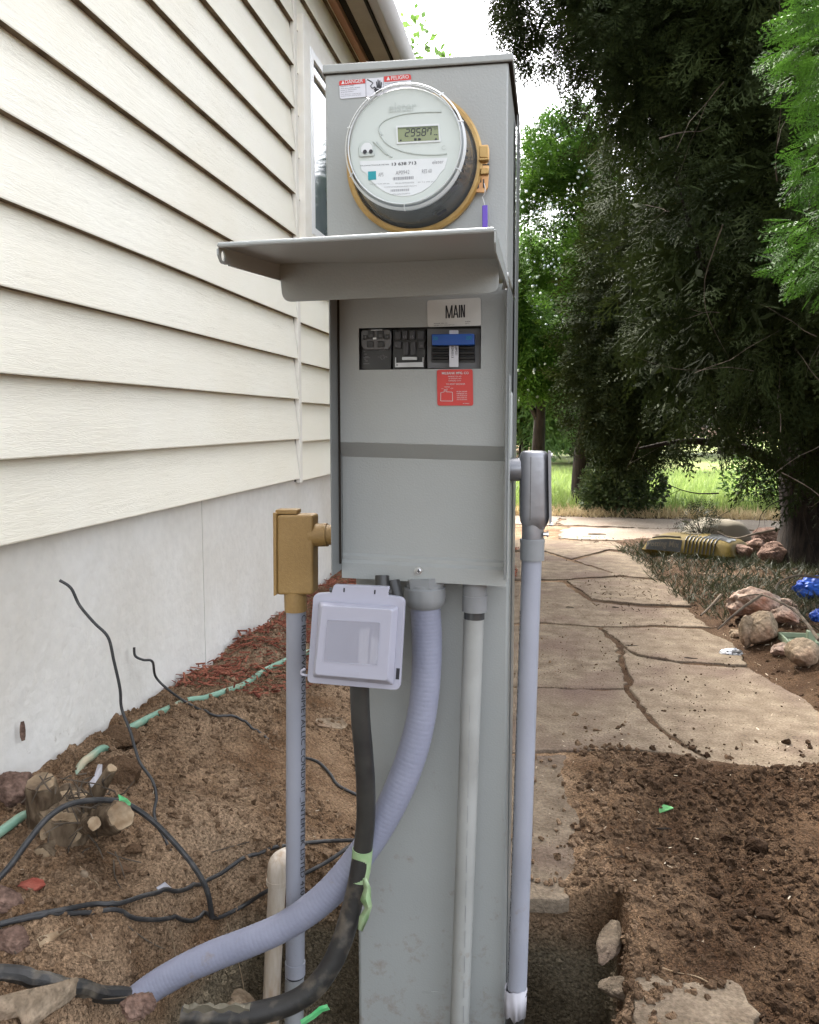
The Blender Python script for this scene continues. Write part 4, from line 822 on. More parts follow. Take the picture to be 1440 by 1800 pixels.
MB().tube([P(*q) for q in ep[5:]], [.0152, .0155, .016, .0165, .0165, .017, .017, .017, .016, .014], 28, sub=8).build('lower_pipe', 'dirty_black', bc, smooth=True)
mb = MB(); mb.tube([P(637.5, 1492, 1.25), P(635, 1520, 1.25), P(630, 1548, 1.246)], .0160, 28, sub=3); mb.build('tape_wrap', 'green_tape', bc, smooth=True)
mb = MB(); r = np.random.default_rng(3)
pp = [(641, 1545), (646, 1560), (643, 1580), (648, 1595), (640, 1612), (633, 1635)]; L0 = []
for k, (x, y) in enumerate(pp):
    wd = (3, 6, 9, 6, 8, 4)[k]; a = P(x-wd, y+2*math.sin(k), 1.226); b = P(x, y, 1.222+.006*math.sin(k*2)); c = P(x+wd, y-3*math.cos(k*2), 1.227); L0.append([a, b, c])
mb.loft(L0, False, False); o = mb.build('loose_tape', 'green_tape', bc, smooth=True); o.modifiers.new('t', 'SOLIDIFY').thickness = .0008
mb = MB(); L0 = []
for k, (x, y) in enumerate([(575, 1768), (562, 1772), (548, 1784), (528, 1796)]): L0.append([P(x, y-3, 1.16), P(x+2, y+2+3*math.sin(k*3), 1.158), P(x+5, y+6, 1.16)])
mb.loft(L0, False, False); o = mb.build('loose_tape', 'bright_tape', bc); o.modifiers.new('t', 'SOLIDIFY').thickness = .0008
# peeling gray label on conduit
mb = MB(); L0 = []
for k, x in enumerate(range(322, 440, 9)): L0.append([P(x, 1778+3*math.sin(k*1.9), 1.152), P(x, 1770+4*math.sin(k*1.1), 1.150), P(x+2, 1765+3*math.sin(k*2.3), 1.156)])
mb.loft(L0, False, False); o = mb.build('peeling_wrap', 'trench_soil', bc); o.modifiers.new('t', 'SOLIDIFY').thickness = .0008
# old white pipe
op_ = thing('drain_pipe', 'old dirty white plastic pipe standing behind the left conduit in the trench', 'pipe', P(480, 1790, 1.52))
MB().tube([P(488, 1545, 1.52), P(482, 1650, 1.52), P(476, 1790, 1.52), P(470, 1950, 1.52)], .0172, 24, sub=3).build('pipe', 'old_pipe', op_, smooth=True)
mb = MB(); mb.tube([P(488, 1552, 1.52), P(488, 1530, 1.52), P(491, 1516, 1.525), P(503, 1508, 1.545), P(515, 1505, 1.57)], .0200, 24, sub=3); mb.build('elbow', 'old_pipe', op_, smooth=True)
mb = MB(); mb.tube([P(487.5, 1545, 1.52), P(487.5, 1553, 1.52)], .0212, 24); mb.build('collar', 'old_pipe', op_, smooth=True)

# ================================================================ CABLES ON AND OVER THE SOIL
def cable(name, pts, r, m, label, cat='cable', group='loose black wires in the dirt', sub=8, lift=.004):
    Q = []
    for q in pts:
        Q.append(gnd(q[0], q[1], lift) if len(q) == 2 else atY(*q))
    D = []
    for i in range(len(Q)-1):
        p0, p1, p2, p3 = Q[max(i-1, 0)], Q[i], Q[i+1], Q[min(i+2, len(Q)-1)]
        for k in range(7):
            t = k/7; D.append(.5*((2*p1)+(-p0+p2)*t+(2*p0-5*p1+4*p2-p3)*t*t+(-p0+3*p1-3*p2+p3)*t**3))
    D.append(Q[-1]); D = np.array(D); D[:, 2] = np.maximum(D[:, 2], h(D[:, 0], D[:, 1])+r*.35)
    K = np.array([.25, .5, .25]); D[1:-1, 2] = np.maximum(D[1:-1, 2], (D[:-2, 2]+2*D[1:-1, 2]+D[2:, 2])/4); Q = list(D); sub = 1
    o = MB().tube(Q, r, 10, sub=sub).build(name, m, None, smooth=True, loc=Q[-1]); return tag(o, label, cat, group)
cable('loose_wire', [(105, 1020, 1.62), (125, 1034, 1.625), (140, 1064, 1.63), (165, 1094, 1.635), (190, 1120, 1.64), (200, 1160, 1.64), (211, 1210, 1.64), (214, 1245, 1.64), (229, 1285, 1.635), (237, 1313, 1.63), (247, 1342, 1.62), (268, 1372, 1.61), (275, 1402, 1.60), (271, 1430, 1.58), (281, 1462, 1.55), (300, 1500, 1.52)], .0032, 'cable_black', 'long thin black wire rising out of the soil against the white plaster wall')
g = gnd(330, 1236, .01); g2 = gnd(380, 1258, .01)
cable('loose_wire', [(236, 1138, g[1]-.09), (238, 1153, g[1]-.09), (252, 1160, g[1]-.08), (268, 1163, g[1]-.07), (274, 1190, g[1]-.03), (297, 1213, g[1]-.02), (330, 1236), (375, 1257), (416, 1261), (442, 1280), (472, 1300)], .0034, 'cable_black', 'short hooked black wire with a kinked end by the green hose')
cable('loose_cable', [(-10, 1552, 1.20), (18, 1522, 1.22), (50, 1478, 1.25), (85, 1437, 1.29), (125, 1413, 1.33), (180, 1406, 1.38), (222, 1413, 1.41), (262, 1438, 1.43), (300, 1474, 1.44), (340, 1522, 1.44), (364, 1565, 1.44), (373, 1614, 1.44)], .0052, 'cable_black', 'thick black cable arching over the cut stump with a green tape flag')
tg = thing('tape_flag', 'small torn bright green tape flag wrapped round the arching black cable', 'tape', atY(218, 1410, 1.408))
mb = MB(); c = atY(219, 1411, 1.497); mb.tube([atY(212, 1409.5, 1.40), atY(226, 1415, 1.412)], .0062, 12); mb.build('wrap', 'bright_tape', tg)
o = MB().loft([[atY(208, 1396, 1.395), atY(214, 1399, 1.398)], [atY(210, 1408, 1.393), atY(224, 1404, 1.394)], [atY(217, 1421, 1.390), atY(231, 1413, 1.396)]], False, False).build('flag', 'bright_tape', tg); o.modifiers.new('t', 'SOLIDIFY').thickness = .0007
cable('loose_cable', [(-10, 1626), (60, 1608), (110, 1599), (165, 1589), (210, 1588), (262, 1572), (320, 1565), (366, 1549), (420, 1517), (470, 1496), (520, 1484), (570, 1479, 1.75), (625, 1477, 1.75)], .0043, 'cable_black', 'upper of two black cables running from the left edge behind the pedestal', lift=.005)
cable('loose_cable', [(-10, 1628), (50, 1614), (110, 1607), (160, 1605), (240, 1615), (330, 1619), (376, 1616), (425, 1594), (470, 1566, 1.62), (520, 1543, 1.64), (575, 1515, 1.68), (618, 1485, 1.72)], .0043, 'cable_black', 'lower of two black cables running from the left edge behind the pedestal', lift=.005)
cable('loose_wire', [(535, 1332), (560, 1340), (580, 1360), (592, 1378), (612, 1390), (640, 1402)], .004, 'cable_black', 'short dark wire in the soil between the left conduit and the black one')
o = cable('buried_conduit', [(-30, 1708), (30, 1716), (90, 1730), (150, 1744), (230, 1760), (262, 1768)], .0135, 'dirty_black', 'dirty black pipe lying along the bottom left corner under the flat stone', 'pipe', 'conduits entering the pedestal')
tag(MB().tube([gnd(x, y, .0) + np.array([0, 0, dz]) for x, y, dz in ((560, 1140, .0), (520, 1160, .012), (492, 1172, .012), (462, 1186, .010), (430, 1205, .004), (395, 1217, .002), (360, 1226, -.002), (330, 1233, .002), (285, 1253, .003), (245, 1274, .004), (218, 1290, .002), (200, 1305, -.03), (182, 1320, .006), (160, 1338, .010), (142, 1350, .004), (110, 1385, -.03), (70, 1420, -.02), (45, 1440, .008), (15, 1463, .012), (-20, 1490, .012))], .0092, 16, sub=6).build('garden_hose', 'hose_green', None, smooth=True, loc=gnd(330, 1233)), 'pale green garden hose half buried along the foot of the wall', 'hose')

# ================================================================ LEFT: STUMP, STONES
def log(par, name, a, b, r0, r1, seed, caps=True):
    a = np.array(a); b = np.array(b); n = 22; m_ = MB(); rings = []
    d = (b-a)/np.linalg.norm(b-a); t = np.cross(d, [.2, .9, .1]); t /= np.linalg.norm(t); s_ = np.cross(d, t)
    n = 44; NR = 18
    for i in range(NR):
        u = i/(NR-1); rr = r0+(r1-r0)*u+.10*r0*float(fbm(u*6, seed, seed, 3))
        rings.append([a+(b-a)*u+rr*(1+.24*float(fbm(math.cos(2*math.pi*k/n)*1.1+seed, math.sin(2*math.pi*k/n)*1.1+u*1.5, seed, 2))+.13*float(fbm(math.cos(2*math.pi*k/n)*5+seed, math.sin(2*math.pi*k/n)*5+u*1.8, seed+1, 3, .7)))*(t*math.cos(2*math.pi*k/n)+s_*math.sin(2*math.pi*k/n)) for k in range(n)])
    m_.loft(rings, True, True); o = m_.build(name, 'stump_bark', par, smooth=True, angle=50)
    e = MB(); c = a-d*.0015; rr = rings[0]; e.prism([c+(p-a)*.93 for p in rr], -d*.002)
    return o, e
g = gnd(140, 1480)
sp = thing('tree_stump', 'old cut stump with several sawn limbs and pale cut faces beside the wall', 'stump', (g[0], g[1], g[2]-.05))
YS = float(g[1])
def L_(px0, px1, r0, r1, dy0, dy1, seed):
    a = atY(px0[0], px0[1], YS+dy0); b = atY(px1[0], px1[1], YS+dy1); o, e = log(sp, 'limb', a, b, r0, r1, seed); e.build('cut_face', 'cut_wood', o)
L_((72, 1376), (92, 1478), .026, .042, -.02, .03, 1)
L_((108, 1455), (130, 1400), .045, .028, -.03, .08, 2)
L_((118, 1420), (110, 1500), .05, .06, .0, .02, 21)
L_((213, 1432), (165, 1440), .026, .034, -.05, .05, 3)
L_((72, 1512), (120, 1478), .023, .036, -.07, .03, 4)
L_((165, 1448), (150, 1452), .012, .016, -.075, -.02, 6)
L_((196, 1352), (150, 1430), .010, .02, .0, .02, 7)
mb = MB(); r = np.random.default_rng(8)
for k in range(70):
    a = atY(100+r.uniform(-40, 110), 1420+r.uniform(-60, 80), YS-.06+r.uniform(0, .08)); b = a+r.normal(size=3)*np.array([.025, .02, .03]); mb.tube([a, (a+b)/2+r.normal(size=3)*.004, b], [.0014, .0016, .0007], 5)
mb.build('root', 'twig', sp)['kind'] = 'stuff'
rock('stone', 'rock_brown', gnd(32, 1405)+[0, 0, .02], (.05, .04, .04), 12, 'rough brown earthy stone at the foot of the wall left of the stump', 'stone', 'stones in the left dirt')
rock('soil_lump', 'clod', gnd(205, 1375)+[0, .02, .005], (.055, .045, .05), 13, 'large lump of brown soil right of the stump near the hose', 'soil lump', 'stones in the left dirt')
rock('soil_lump', 'clod', gnd(205, 1305)+[0, .02, .0], (.05, .045, .035), 14, 'lump of brown soil covering the green hose against the wall', 'soil lump', 'stones in the left dirt')
rock('stone', 'rock_tan', gnd(230, 1240)+[0, .0, .0], (.016, .014, .022), 15, 'small upright tan stone at the base of the plaster wall', 'stone', 'stones in the left dirt', sub=3)
rock('stone', 'rock_brown', gnd(5, 1590)+[0, 0, .006], (.035, .03, .028), 16, 'dull brown stone cut by the left edge of the picture', 'stone', 'stones in the left dirt')
rock('stone', 'rock_red', gnd(52, 1563)+[0, 0, .006], (.026, .018, .010), 17, 'flat brick red stone below the stump', 'stone', 'stones in the left dirt', rotz=.3)
rock('stone', 'rock_brown', gnd(20, 1660)+[0, 0, .004], (.035, .028, .022), 18, 'grey brown stone above the dirty black pipe at the left edge', 'stone', 'stones in the left dirt')
rock('stone', 'rock_brown', atY(243, 1772, 1.12), (.026, .024, .021), 19, 'round purplish brown lumpy rock at the bottom beside the thick conduit', 'stone', 'stones in the left dirt', rough=.5)
fs_ = [(-15, 1752), (40, 1738), (90, 1728), (138, 1714), (134, 1735), (118, 1750), (85, 1770), (52, 1797), (38, 1800), (30, 1775), (-15, 1785)]
mb = MB(); top_ = [gnd(x, y, .034) for x, y in fs_]; mb.prism(top_, (0, .004, -.016)); o = mb.build('flat_stone', 'rock_tan', None, bevel=.003, loc=top_[0]); tag(o, 'flat tan slab fragment lying over the black pipe in the bottom left corner', 'stone')
mb = MB(); o = rock('stone', 'rock_tan', gnd(415, 1765)*[1, 1, 1]+[0, -.02, .0], (.06, .05, .03), 23, 'soil covered tan lump by the mouth of the black conduit', 'stone', 'stones in the left dirt')
for k, (x, y, s_, mt, lb) in enumerate([(235, 1497, (.020, .016, .010), 'clod', 'crumbly soil lump below the pale cut limb of the stump'), (148, 1540, (.008, .006, .009), 'rock_tan', 'tiny upright tan pebble right of the flat red stone'), (338, 1340, (.010, .008, .008), 'clod', 'small brown clod alone on the smooth slope')]):
    rock('soil_lump' if mt == 'clod' else 'stone', mt, gnd(x, y)+[0, 0, s_[2]*.4], s_, 70+k, lb, 'soil lump' if mt == 'clod' else 'stone', 'stones in the left dirt', sub=3)
def shard(name, m, px, lab, cat, up=.004, t=.002, group=None):
    Q = []
    for i, (x, y) in enumerate(px): p = gnd(x, y, up); Q.append(p+np.array([0, 0, .004*math.sin(i*2.1)]))
    o = MB().prism(Q, (0, 0, -t)).build(name, m, None, loc=Q[0]); return tag(o, lab, cat, group)
shard('wood_splinter', 'cut_wood', [(52, 1664), (70, 1650), (104, 1632), (128, 1628), (110, 1640), (86, 1655), (62, 1670)], 'pale splintered wood piece on the soil below the cables', 'wood')
shard('flat_chip', 'rock_tan', [(556, 1263), (600, 1262), (614, 1275), (600, 1281), (560, 1277), (552, 1272)], 'flat pinkish stone chip under the white box', 'stone')
shard('dry_leaf', 'litter_bits', [(202, 1522), (215, 1517), (228, 1523), (232, 1530), (216, 1536), (204, 1534)], 'curled pale dead leaf on the dirt right of the red stone', 'leaf', .006)
shard('paper_scrap', 'paper', [(172, 1344), (180, 1346), (179, 1362), (168, 1378), (178, 1384), (170, 1388), (155, 1378), (166, 1366)], 'torn white scrap caught in the stump roots', 'paper', .02)
shard('green_leaf', 'leaf_green', [(1158, 1422), (1166, 1416), (1180, 1415), (1184, 1420), (1172, 1426), (1160, 1427)], 'single bright green leaf on the dark soil right of the path', 'leaf', .008)
shard('pale_leaf', 'paper', [(275, 1560), (290, 1553), (302, 1558), (306, 1566), (284, 1570)], 'pale crumpled leaf beside the upper black cable', 'leaf', .006)
for k, (pts, lb) in enumerate([([(225, 1628), (240, 1640), (262, 1655), (290, 1668), (330, 1674)], 'thin bare twig below the two black cables'), ([(0, 1628), (12, 1650), (28, 1676)], 'straight pale twig at the left edge'), ([(372, 1498), (400, 1490), (438, 1480)], 'pale forked twig right of the arching cable'), ([(188, 1497), (215, 1508), (248, 1516)], 'brown twig near the pale cut limb'), ([(200, 1512), (202, 1540), (212, 1560)], 'curved root hair beside the dead leaf'), ([(150, 1755), (190, 1756), (240, 1750), (262, 1744)], 'pale stick across the top of the round rock')]):
    Q = [gnd(x, y, .006) for x, y in pts] if k < 5 else [atY(x, y, 1.16) for x, y in pts]
    tag(MB().tube(Q, .0012, 6, sub=4).build('twig', 'twig', None, loc=Q[0]), lb, 'twig', 'twigs in the left dirt')
# ---------------------------------------------------------------- clods, litter, mulch (stuff)
def clods():
    P_ = []; S_ = []
    def put(n, xr, yr, smin, smax, pw, ok):
        x = rng.uniform(*xr, n*3); y = rng.uniform(*yr, n*3); m_ = ok(x, y); x = x[m_][:n]; y = y[m_][:n]
        s = smin+(smax-smin)*rng.random(len(x))**pw; z = hs_(x, y)+s*.15; P_.append(np.stack([x, y, z], -1)); S_.append(s)
    dens = lambda x, y: vn(x*3, y*3, 55)*.75+vn(x*9, y*9, 56)*.35
    put(30000, (-1.09, -.3), (1.05, 3.0), .0008, .0080, 9, lambda x, y: dens(x, y) > .34)
    put(42000, (-.15, 1.3), (1.15, 2.9), .0009, .0105, 11, lambda x, y: (dens(x, y) > .26) & (y < 2.40+.1*np.sin(x*9)+.30*rng.random(x.shape)**9) & (x > .08+.03*np.sin(y*13)-.16*rng.random(x.shape)**9))
    put(700, (-.3, .9), (2.3, 6), .0012, .005, 5, lambda x, y: dens(x, y) > .66)
    put(3500, (.75, 2.6), (2.4, 7), .002, .012, 6, lambda x, y: x > bedge(y))
    put(5000, (-.62, .16), (1.1, 1.72), .0012, .009, 4, lambda x, y: dens(x, y) > .3)
    put(6000, (-.2, 1.5), (1.7, 4.5), .0006, .0022, 4, lambda x, y: dens(x, y) > .2)
    PA = np.concatenate(P_); SA = np.concatenate(S_); VV = []; FF = []; TT = []; off = 0
    b2_ = bmesh.new(); bmesh.ops.create_icosphere(b2_, subdivisions=2, radius=1); b2_.verts.ensure_lookup_table(); IV2 = np.array([v.co[:] for v in b2_.verts]); IF2 = np.array([[v.index for v in f.verts] for f in b2_.faces]); b2_.free()
    for big_ in (False, True):
        k = (SA > .0032) == big_; P0 = PA[k]; S0 = SA[k]; n = len(P0); iv, fi = (IV2, IF2) if big_ else (IV, IF)
        S3 = S0[:, None]*rng.uniform(.6, 1.3, (n, 3)); V, Fc, T = scatter(iv, fi, P0, rotmats(n), S3, rng.beta(2, 2.2, n))
        am = np.repeat(S0, len(iv)); V = V+rng.normal(size=V.shape)*am[:, None]*(.10 if big_ else .15)
        if big_: V = V+(np.stack([fbm(V[:, 0]*130, V[:, 1]*130+V[:, 2]*90, q, 2) for q in (3, 4, 5)], -1))*am[:, None]*.75
        VV.append(V); FF.append(Fc+off); TT.append(T); off += len(V)
    tag(fastmesh('soil_clods', np.concatenate(VV), np.concatenate(FF), 'clod', tint=np.concatenate(TT)), kind='stuff')
clods()
CH = np.array([[-1, -.25, 0], [1, -.18, .03], [.9, .25, 0], [-.85, .2, .02], [-.9, -.2, .13], [.95, -.12, .16], [.8, .2, .12], [-.8, .15, .15]])
CF = np.array([[0, 3, 2, 1], [4, 5, 6, 7], [0, 1, 5, 4], [1, 2, 6, 5], [2, 3, 7, 6], [3, 0, 4, 7]])
def chips(name, n, ok, xr, yr, smin, smax, m, tilt_, thick=1., zup=.003, layers=1):
    x = rng.uniform(*xr, n*4); y = rng.uniform(*yr, n*4); k = ok(x, y); x = x[k][:n]; y = y[k][:n]; n = len(x)
    s = smin+(smax-smin)*rng.random(n)**2; z = hs_(x, y)+zup+rng.random(n)*zup*layers
    up_ = rng.normal(size=(n, 3))*np.array([1, 1, tilt_]); R = rotmats(n, up_)
    # keep the flat side up
    nrm = np.stack([rng.normal(size=n)*tilt_, rng.normal(size=n)*tilt_, np.ones(n)], -1); R = rotmats(n, up_, spin=nrm)
    S3 = np.stack([s*.8, s*.75, s*thick], -1); V, Fc, T = scatter(CH[:, [1, 0, 2]], CF, np.stack([x, y, z], -1), R, S3, rng.random(n))
    return tag(fastmesh(name, V, Fc, m, tint=T), kind='stuff')
def mul(x, y):
    e = -.70+.05*np.sin(y*5)-.10*ss(2.9, 2.2, y)+.46*ss(2.95, 3.5, y)
    return (y > 2.25+.25*(x+1.1)) & (x < e)
chips('mulch', 13000, mul, (-1.1, -.2), (2.2, 6.4), .008, .026, 'mulch', .22, .8, .005, 3)
chips('litter', 700, lambda x, y: vn(x*4, y*4, 70) > .45, (-1.05, 1.2), (1.15, 3.), .002, .009, 'litter_bits', .3, .3, .003)
chips('leaf_litter', 3500, lambda x, y: (x > bedge(y)-.10+.1*vn(x*5, y*5, 4)), (.6, 2.2), (2.45, 6.6), .004, .013, 'litter_bits', .5, .25, .004)
chips('dry_debris', 1800, lambda x, y: vn(x*2, y*2, 7) > .45, (-.4, 1.5), (4.3, 8.2), .004, .018, 'clod', .4, .4, .004)
# ================================================================ RIGHT: ROCKS, RUBBISH, BAGS
def rk(m, px, w_, seed, lb, sz=(1, 1, 1), dy=0, rough=.3, up=.35, rotz=0):
    g = gnd(*px); s_ = w_/1500*g[1]/2; c = g+np.array([0, dy, s_*sz[2]*up]); return rock('rock', m, c, (s_*sz[0], s_*sz[1], s_*sz[2]), seed, lb, 'rock', 'rocks in the right hand bed', rough=rough, rotz=rotz)
rk('rock_pink', (1325, 1098), 98, 31, 'rugged pink and white rock at the top of the rock pile', (1, .8, .62), .1, .5, .9)
rk('rock_tan', (1345, 1140), 62, 32, 'tan block leaning in the middle of the rock pile', (1, .8, 1.0), .06, .25, .9)
rk('rock_tan', (1316, 1138), 42, 33, 'orange brown upright rock leaning against the tan block', (.8, .7, 1.5), .0, .25, .9)
rk('rock_pink', (1385, 1098), 55, 34, 'grey pink rock behind and right of the tan block', (1, .9, .6), .05, .4, .8)
rk('rock_pink', (1376, 1148), 42, 35, 'small pale rock between the tan block and the rounded boulder', (1, .8, .6), 0, .4, .5)
rk('rock_tan', (1411, 1172), 60, 36, 'rounded cream boulder with a hollow on top at the right edge', (1, .85, .85), .02, .12, .85)
rk('rock_tan', (1293, 1120), 22, 37, 'little brown rock left of the tan block', (1, .9, .8), 0, .3, .7)
rk('rock_pink', (1382, 1072), 40, 38, 'pale rock half hidden under twigs at the back of the pile', (1, .8, .6), .0, .4, .8)
for k, (x, y, w_, lb) in enumerate([(1300, 985, 50, 'dark rounded rock beside the soil bag under the tree'), (1325, 975, 45, 'dark rock between the soil bag and the trunk'), (1362, 992, 60, 'squat dark brown rock in front of the trunk'), (1345, 965, 60, 'dark rock pile top behind the trunk base')]):
    rk('rock_brown', (x, y), w_, 40+k, lb, (1, .9, .7), 0, .3, .8)
rock('soil_lump', 'clod', gnd(1328, 1493)+[0, 0, .01], (.028, .024, .020), 50, 'largest dark clod on the soil right of the path', 'soil lump', 'clods in the right dirt')
rock('soil_lump', 'clod', gnd(1256, 1575)+[0, 0, .006], (.019, .016, .014), 51, 'brown clod in the middle of the right hand dirt', 'soil lump', 'clods in the right dirt')
rock('soil_lump', 'clod', gnd(1345, 1612)+[0, 0, .006], (.022, .018, .012), 52, 'reddish tan clod below the middle of the right hand dirt', 'soil lump', 'clods in the right dirt')
rock('soil_lump', 'clod', gnd(1368, 1775)+[0, 0, .006], (.014, .013, .010), 53, 'round clod near the bottom right corner', 'soil lump', 'clods in the right dirt')
rock('soil_lump', 'clod', gnd(1300, 1610)+[0, 0, .004], (.016, .013, .009), 54, 'flattened clod left of the reddish tan one', 'soil lump', 'clods in the right dirt')
# tray, foil, blue plastic
g = gnd(1425, 1142); tr = thing('plastic_tray', 'grey green plastic tray behind the rounded boulder', 'tray', g)
s_ = g[1]/1500
mb = MB(); mb.box((g[0]-36*s_, g[1], g[2]), (g[0]+70*s_, g[1]+.16, g[2]+.008)); mb.build('base', 'tray_green', tr, bevel=.003)
mb = MB(); mb.box((g[0]-36*s_, g[1], g[2]+.009), (g[0]+70*s_, g[1]+.008, g[2]+.03)); mb.box((g[0]-36*s_, g[1]+.152, g[2]+.009), (g[0]+70*s_, g[1]+.16, g[2]+.03)); mb.box((g[0]-36*s_, g[1]+.009, g[2]+.009), (g[0]-32*s_, g[1]+.151, g[2]+.03)); mb.build('rim', 'tray_green', tr, bevel=.002)
mb = MB(); mb.box((g[0]+2*s_, g[1]+.06, g[2]+.009), (g[0]+14*s_, g[1]+.09, g[2]+.06)); mb.build('peg', 'tray_green', tr, bevel=.002)
def crumple(name, m, c, size, seed, lb, cat, sub=4, am=.55):
    bm = bmesh.new(); bmesh.ops.create_icosphere(bm, subdivisions=sub, radius=1)
    for v in bm.verts:
        p = np.array(v.co); k = 1+am*(abs(float(fbm(p[0]*2.6+seed, p[1]*2.6+p[2]*3.1, seed, 3)))-.3); v.co = p*k*np.array(size)+np.array(c)
    me = bpy.data.meshes.new(name); bm.to_mesh(me); bm.free(); o = link(name, me, m, None, c); return tag(o, lb, cat)
crumple('foil_wrapper', 'foil', gnd(1284, 1153)+[0, 0, .014], (.048, .026, .018), 61, 'crumpled silver and black wrapper at the edge of the path', 'wrapper')
crumple('plastic_bag', 'blue_film', gnd(1432, 1058)+[.02, .1, .05], (.10, .06, .06), 62, 'crumpled bright blue plastic bag at the right edge', 'plastic bag')
crumple('plastic_bag', 'blue_film', gnd(1445, 1100)+[.05, .1, .02], (.07, .06, .05), 63, 'dark blue plastic lying below the bright blue bag', 'plastic bag')
# bags of soil
def bag(px0, px1, Yb, hgt, dep, name, lb, m, lean=0, seed=0):
    a = atZ(px0[0], px0[1], 0); a = a*1.; b = np.array([a[0]+(px1-px0[0])/1500*a[1], a[1]+lean, 0]); d = b-a; d[2] = 0; Ln = np.linalg.norm(d); d /= Ln; n_ = np.array([-d[1], d[0], 0]); t = thing(name, lb, 'soil bag', (a[0], a[1], 0), 'bags of soil under the tree')
    nu, nv = 26, 14; V = []
    for s_ in (1, -1):
        for i in range(nu):
            for j in range(nv):
                u = i/(nu-1); v = j/(nv-1); k = (max(0, 1-abs(2*u-1)**5)*max(0, 1-abs(2*v-1)**4))**.5
                z = hgt*.5+s_*hgt*.5*k*(1+.18*float(fbm(u*3+seed, v*3, seed, 3))) if s_ > 0 else hgt*.5-hgt*.5*k
                if i in (0, nu-1) or j in (0, nv-1): z = hgt*.45
                V.append(a+d*Ln*u+n_*dep*v+np.array([0, 0, z-.02+.05*hgt]))
    mb = MB(); fs = []
    for s_ in range(2):
        o_ = s_*nu*nv
        for i in range(nu-1):
            for j in range(nv-1):
                q = (o_+i*nv+j, o_+(i+1)*nv+j, o_+(i+1)*nv+j+1, o_+i*nv+j+1); fs.append(q)
    bd = [(i, 0) for i in range(nu)]+[(nu-1, j) for j in range(nv)]+[(i, nv-1) for i in range(nu-1, -1, -1)]+[(0, j) for j in range(nv-1, -1, -1)]
    mb.add(V, fs); me_o = mb.build('sack', m, t, smooth=True, angle=60); return t, a, d, n_, Ln, V, nu, nv
t, a, d, n_, Ln, V, nu, nv = bag((1128, 984), 1262, 0, .19, .42, 'soil_bag', 'dusty yellow and black bag of potting soil lying on the path', 'bag_yellow', lean=-.28, seed=1)
V = np.array(V)[:nu*nv].reshape(nu, nv, 3)
mb = MB()
def patch(mb, i0, i1, j0, j1, off=.003):
    vs = []; fs = []
    for i in range(i0, i1+1):
        for j in range(j0, j1+1): vs.append(V[i, j]+np.array([0, -.2, 1])*off)
    w_ = j1-j0+1
    for i in range(i1-i0):
        for j in range(j1-j0): fs.append((i*w_+j, (i+1)*w_+j, (i+1)*w_+j+1, i*w_+j+1))
    mb.add(vs, fs)
patch(mb, 1, 11, 0, 1); mb.build('dark_panel', 'bag_dark', t); mb = MB(); patch(mb, 16, 23, 3, 8)
for i in range(12, 20, 1): patch(mb, i, i+1, 1, 1) if False else None
mb.build('dark_panel', 'bag_dark', t)
mb = MB()
for i in range(12, 21): 
    vs = [V[i, j]+np.array([0, -.2, 1])*.004 for j in range(0, 5)]; mb.tube(vs, .0035, 5)
mb.build('dark_stripe', 'bag_dark', t)
uv, fs = text_raw('Potting Mix', bold=.01); mb = MB(); vs = []
for u, v in uv:
    fi = 1.4+u*9.0; i = int(fi); f_ = fi-i; fj = .15+v*.7; p = (V[i, 0]*(1-f_)+V[i+1, 0]*f_)*(1-fj)+(V[i, 1]*(1-f_)+V[i+1, 1]*f_)*fj; vs.append(p+np.array([0, -.6, 1])*.005)
mb.add(vs, fs); mb.build('lettering', 'bag_white', t)
mb = MB(); vs = [V[i, 2]+np.array([0, -.2, 1])*.004 for i in range(2, 11)]; mb.tube(vs, .006, 6); patch(mb, 9, 13, 7, 9, .004); mb.build('pale_print', 'bag_white', t)
bag((1232, 975), 1322, 0, .24, .36, 'soil_bag', 'second soil bag with a pale top behind the yellow one', 'bag_white', lean=.1, seed=5)

# ================================================================ VEGETATION
def frond(nb=7, sub=2, w_=.05, curve=.15):
    vs = []; fs = []
    def leaf(a, b, wd, nz=0):
        a = np.array(a, float); b = np.array(b, float); d = b-a; n = np.array([-d[1], d[0], 0]); n /= np.linalg.norm(n)+1e-9; m_ = a+(b-a)*.45
        i = len(vs); vs.extend([a, m_+n*wd+[0, 0, .01], b, m_-n*wd-[0, 0, .01]]); fs.append((i, i+1, i+2, i+3))
    leaf((0, 0, 0), (0, 1, -curve), w_*.35)
    for k in range(nb):
        t = (k+.6)/(nb+.3); s_ = 1 if k % 2 else -1; ln = .50*(1-t)**.7+.10; ang = math.radians(48); base = np.array([0, t, -curve*t*t])
        tip = base+np.array([s_*ln*math.sin(ang), ln*math.cos(ang), -.25*ln*curve*4]); leaf(base, tip, w_*.55)
        for j in range(sub):
            u = (j+1)/(sub+1); q = base+(tip-base)*u; l2 = ln*.42*(1-u*.5)
            for s2 in (1, -1):
                a2 = ang*s_+s2*math.radians(38); leaf(q, q+np.array([l2*math.sin(a2), l2*math.cos(a2), -.05*l2]), w_*.5)
    return np.array(vs), np.array(fs)
FR_F = frond(9, 3, .026); FR_M = frond(6, 1, .055); FR_C = frond(8, 2, .034); FR_S = frond(4, 0, .11)
LEAFT = (np.array([[0, 0, 0], [.32, .5, .08], [0, 1, 0], [-.32, .5, .08]]), np.array([[0, 1, 2, 3]]))
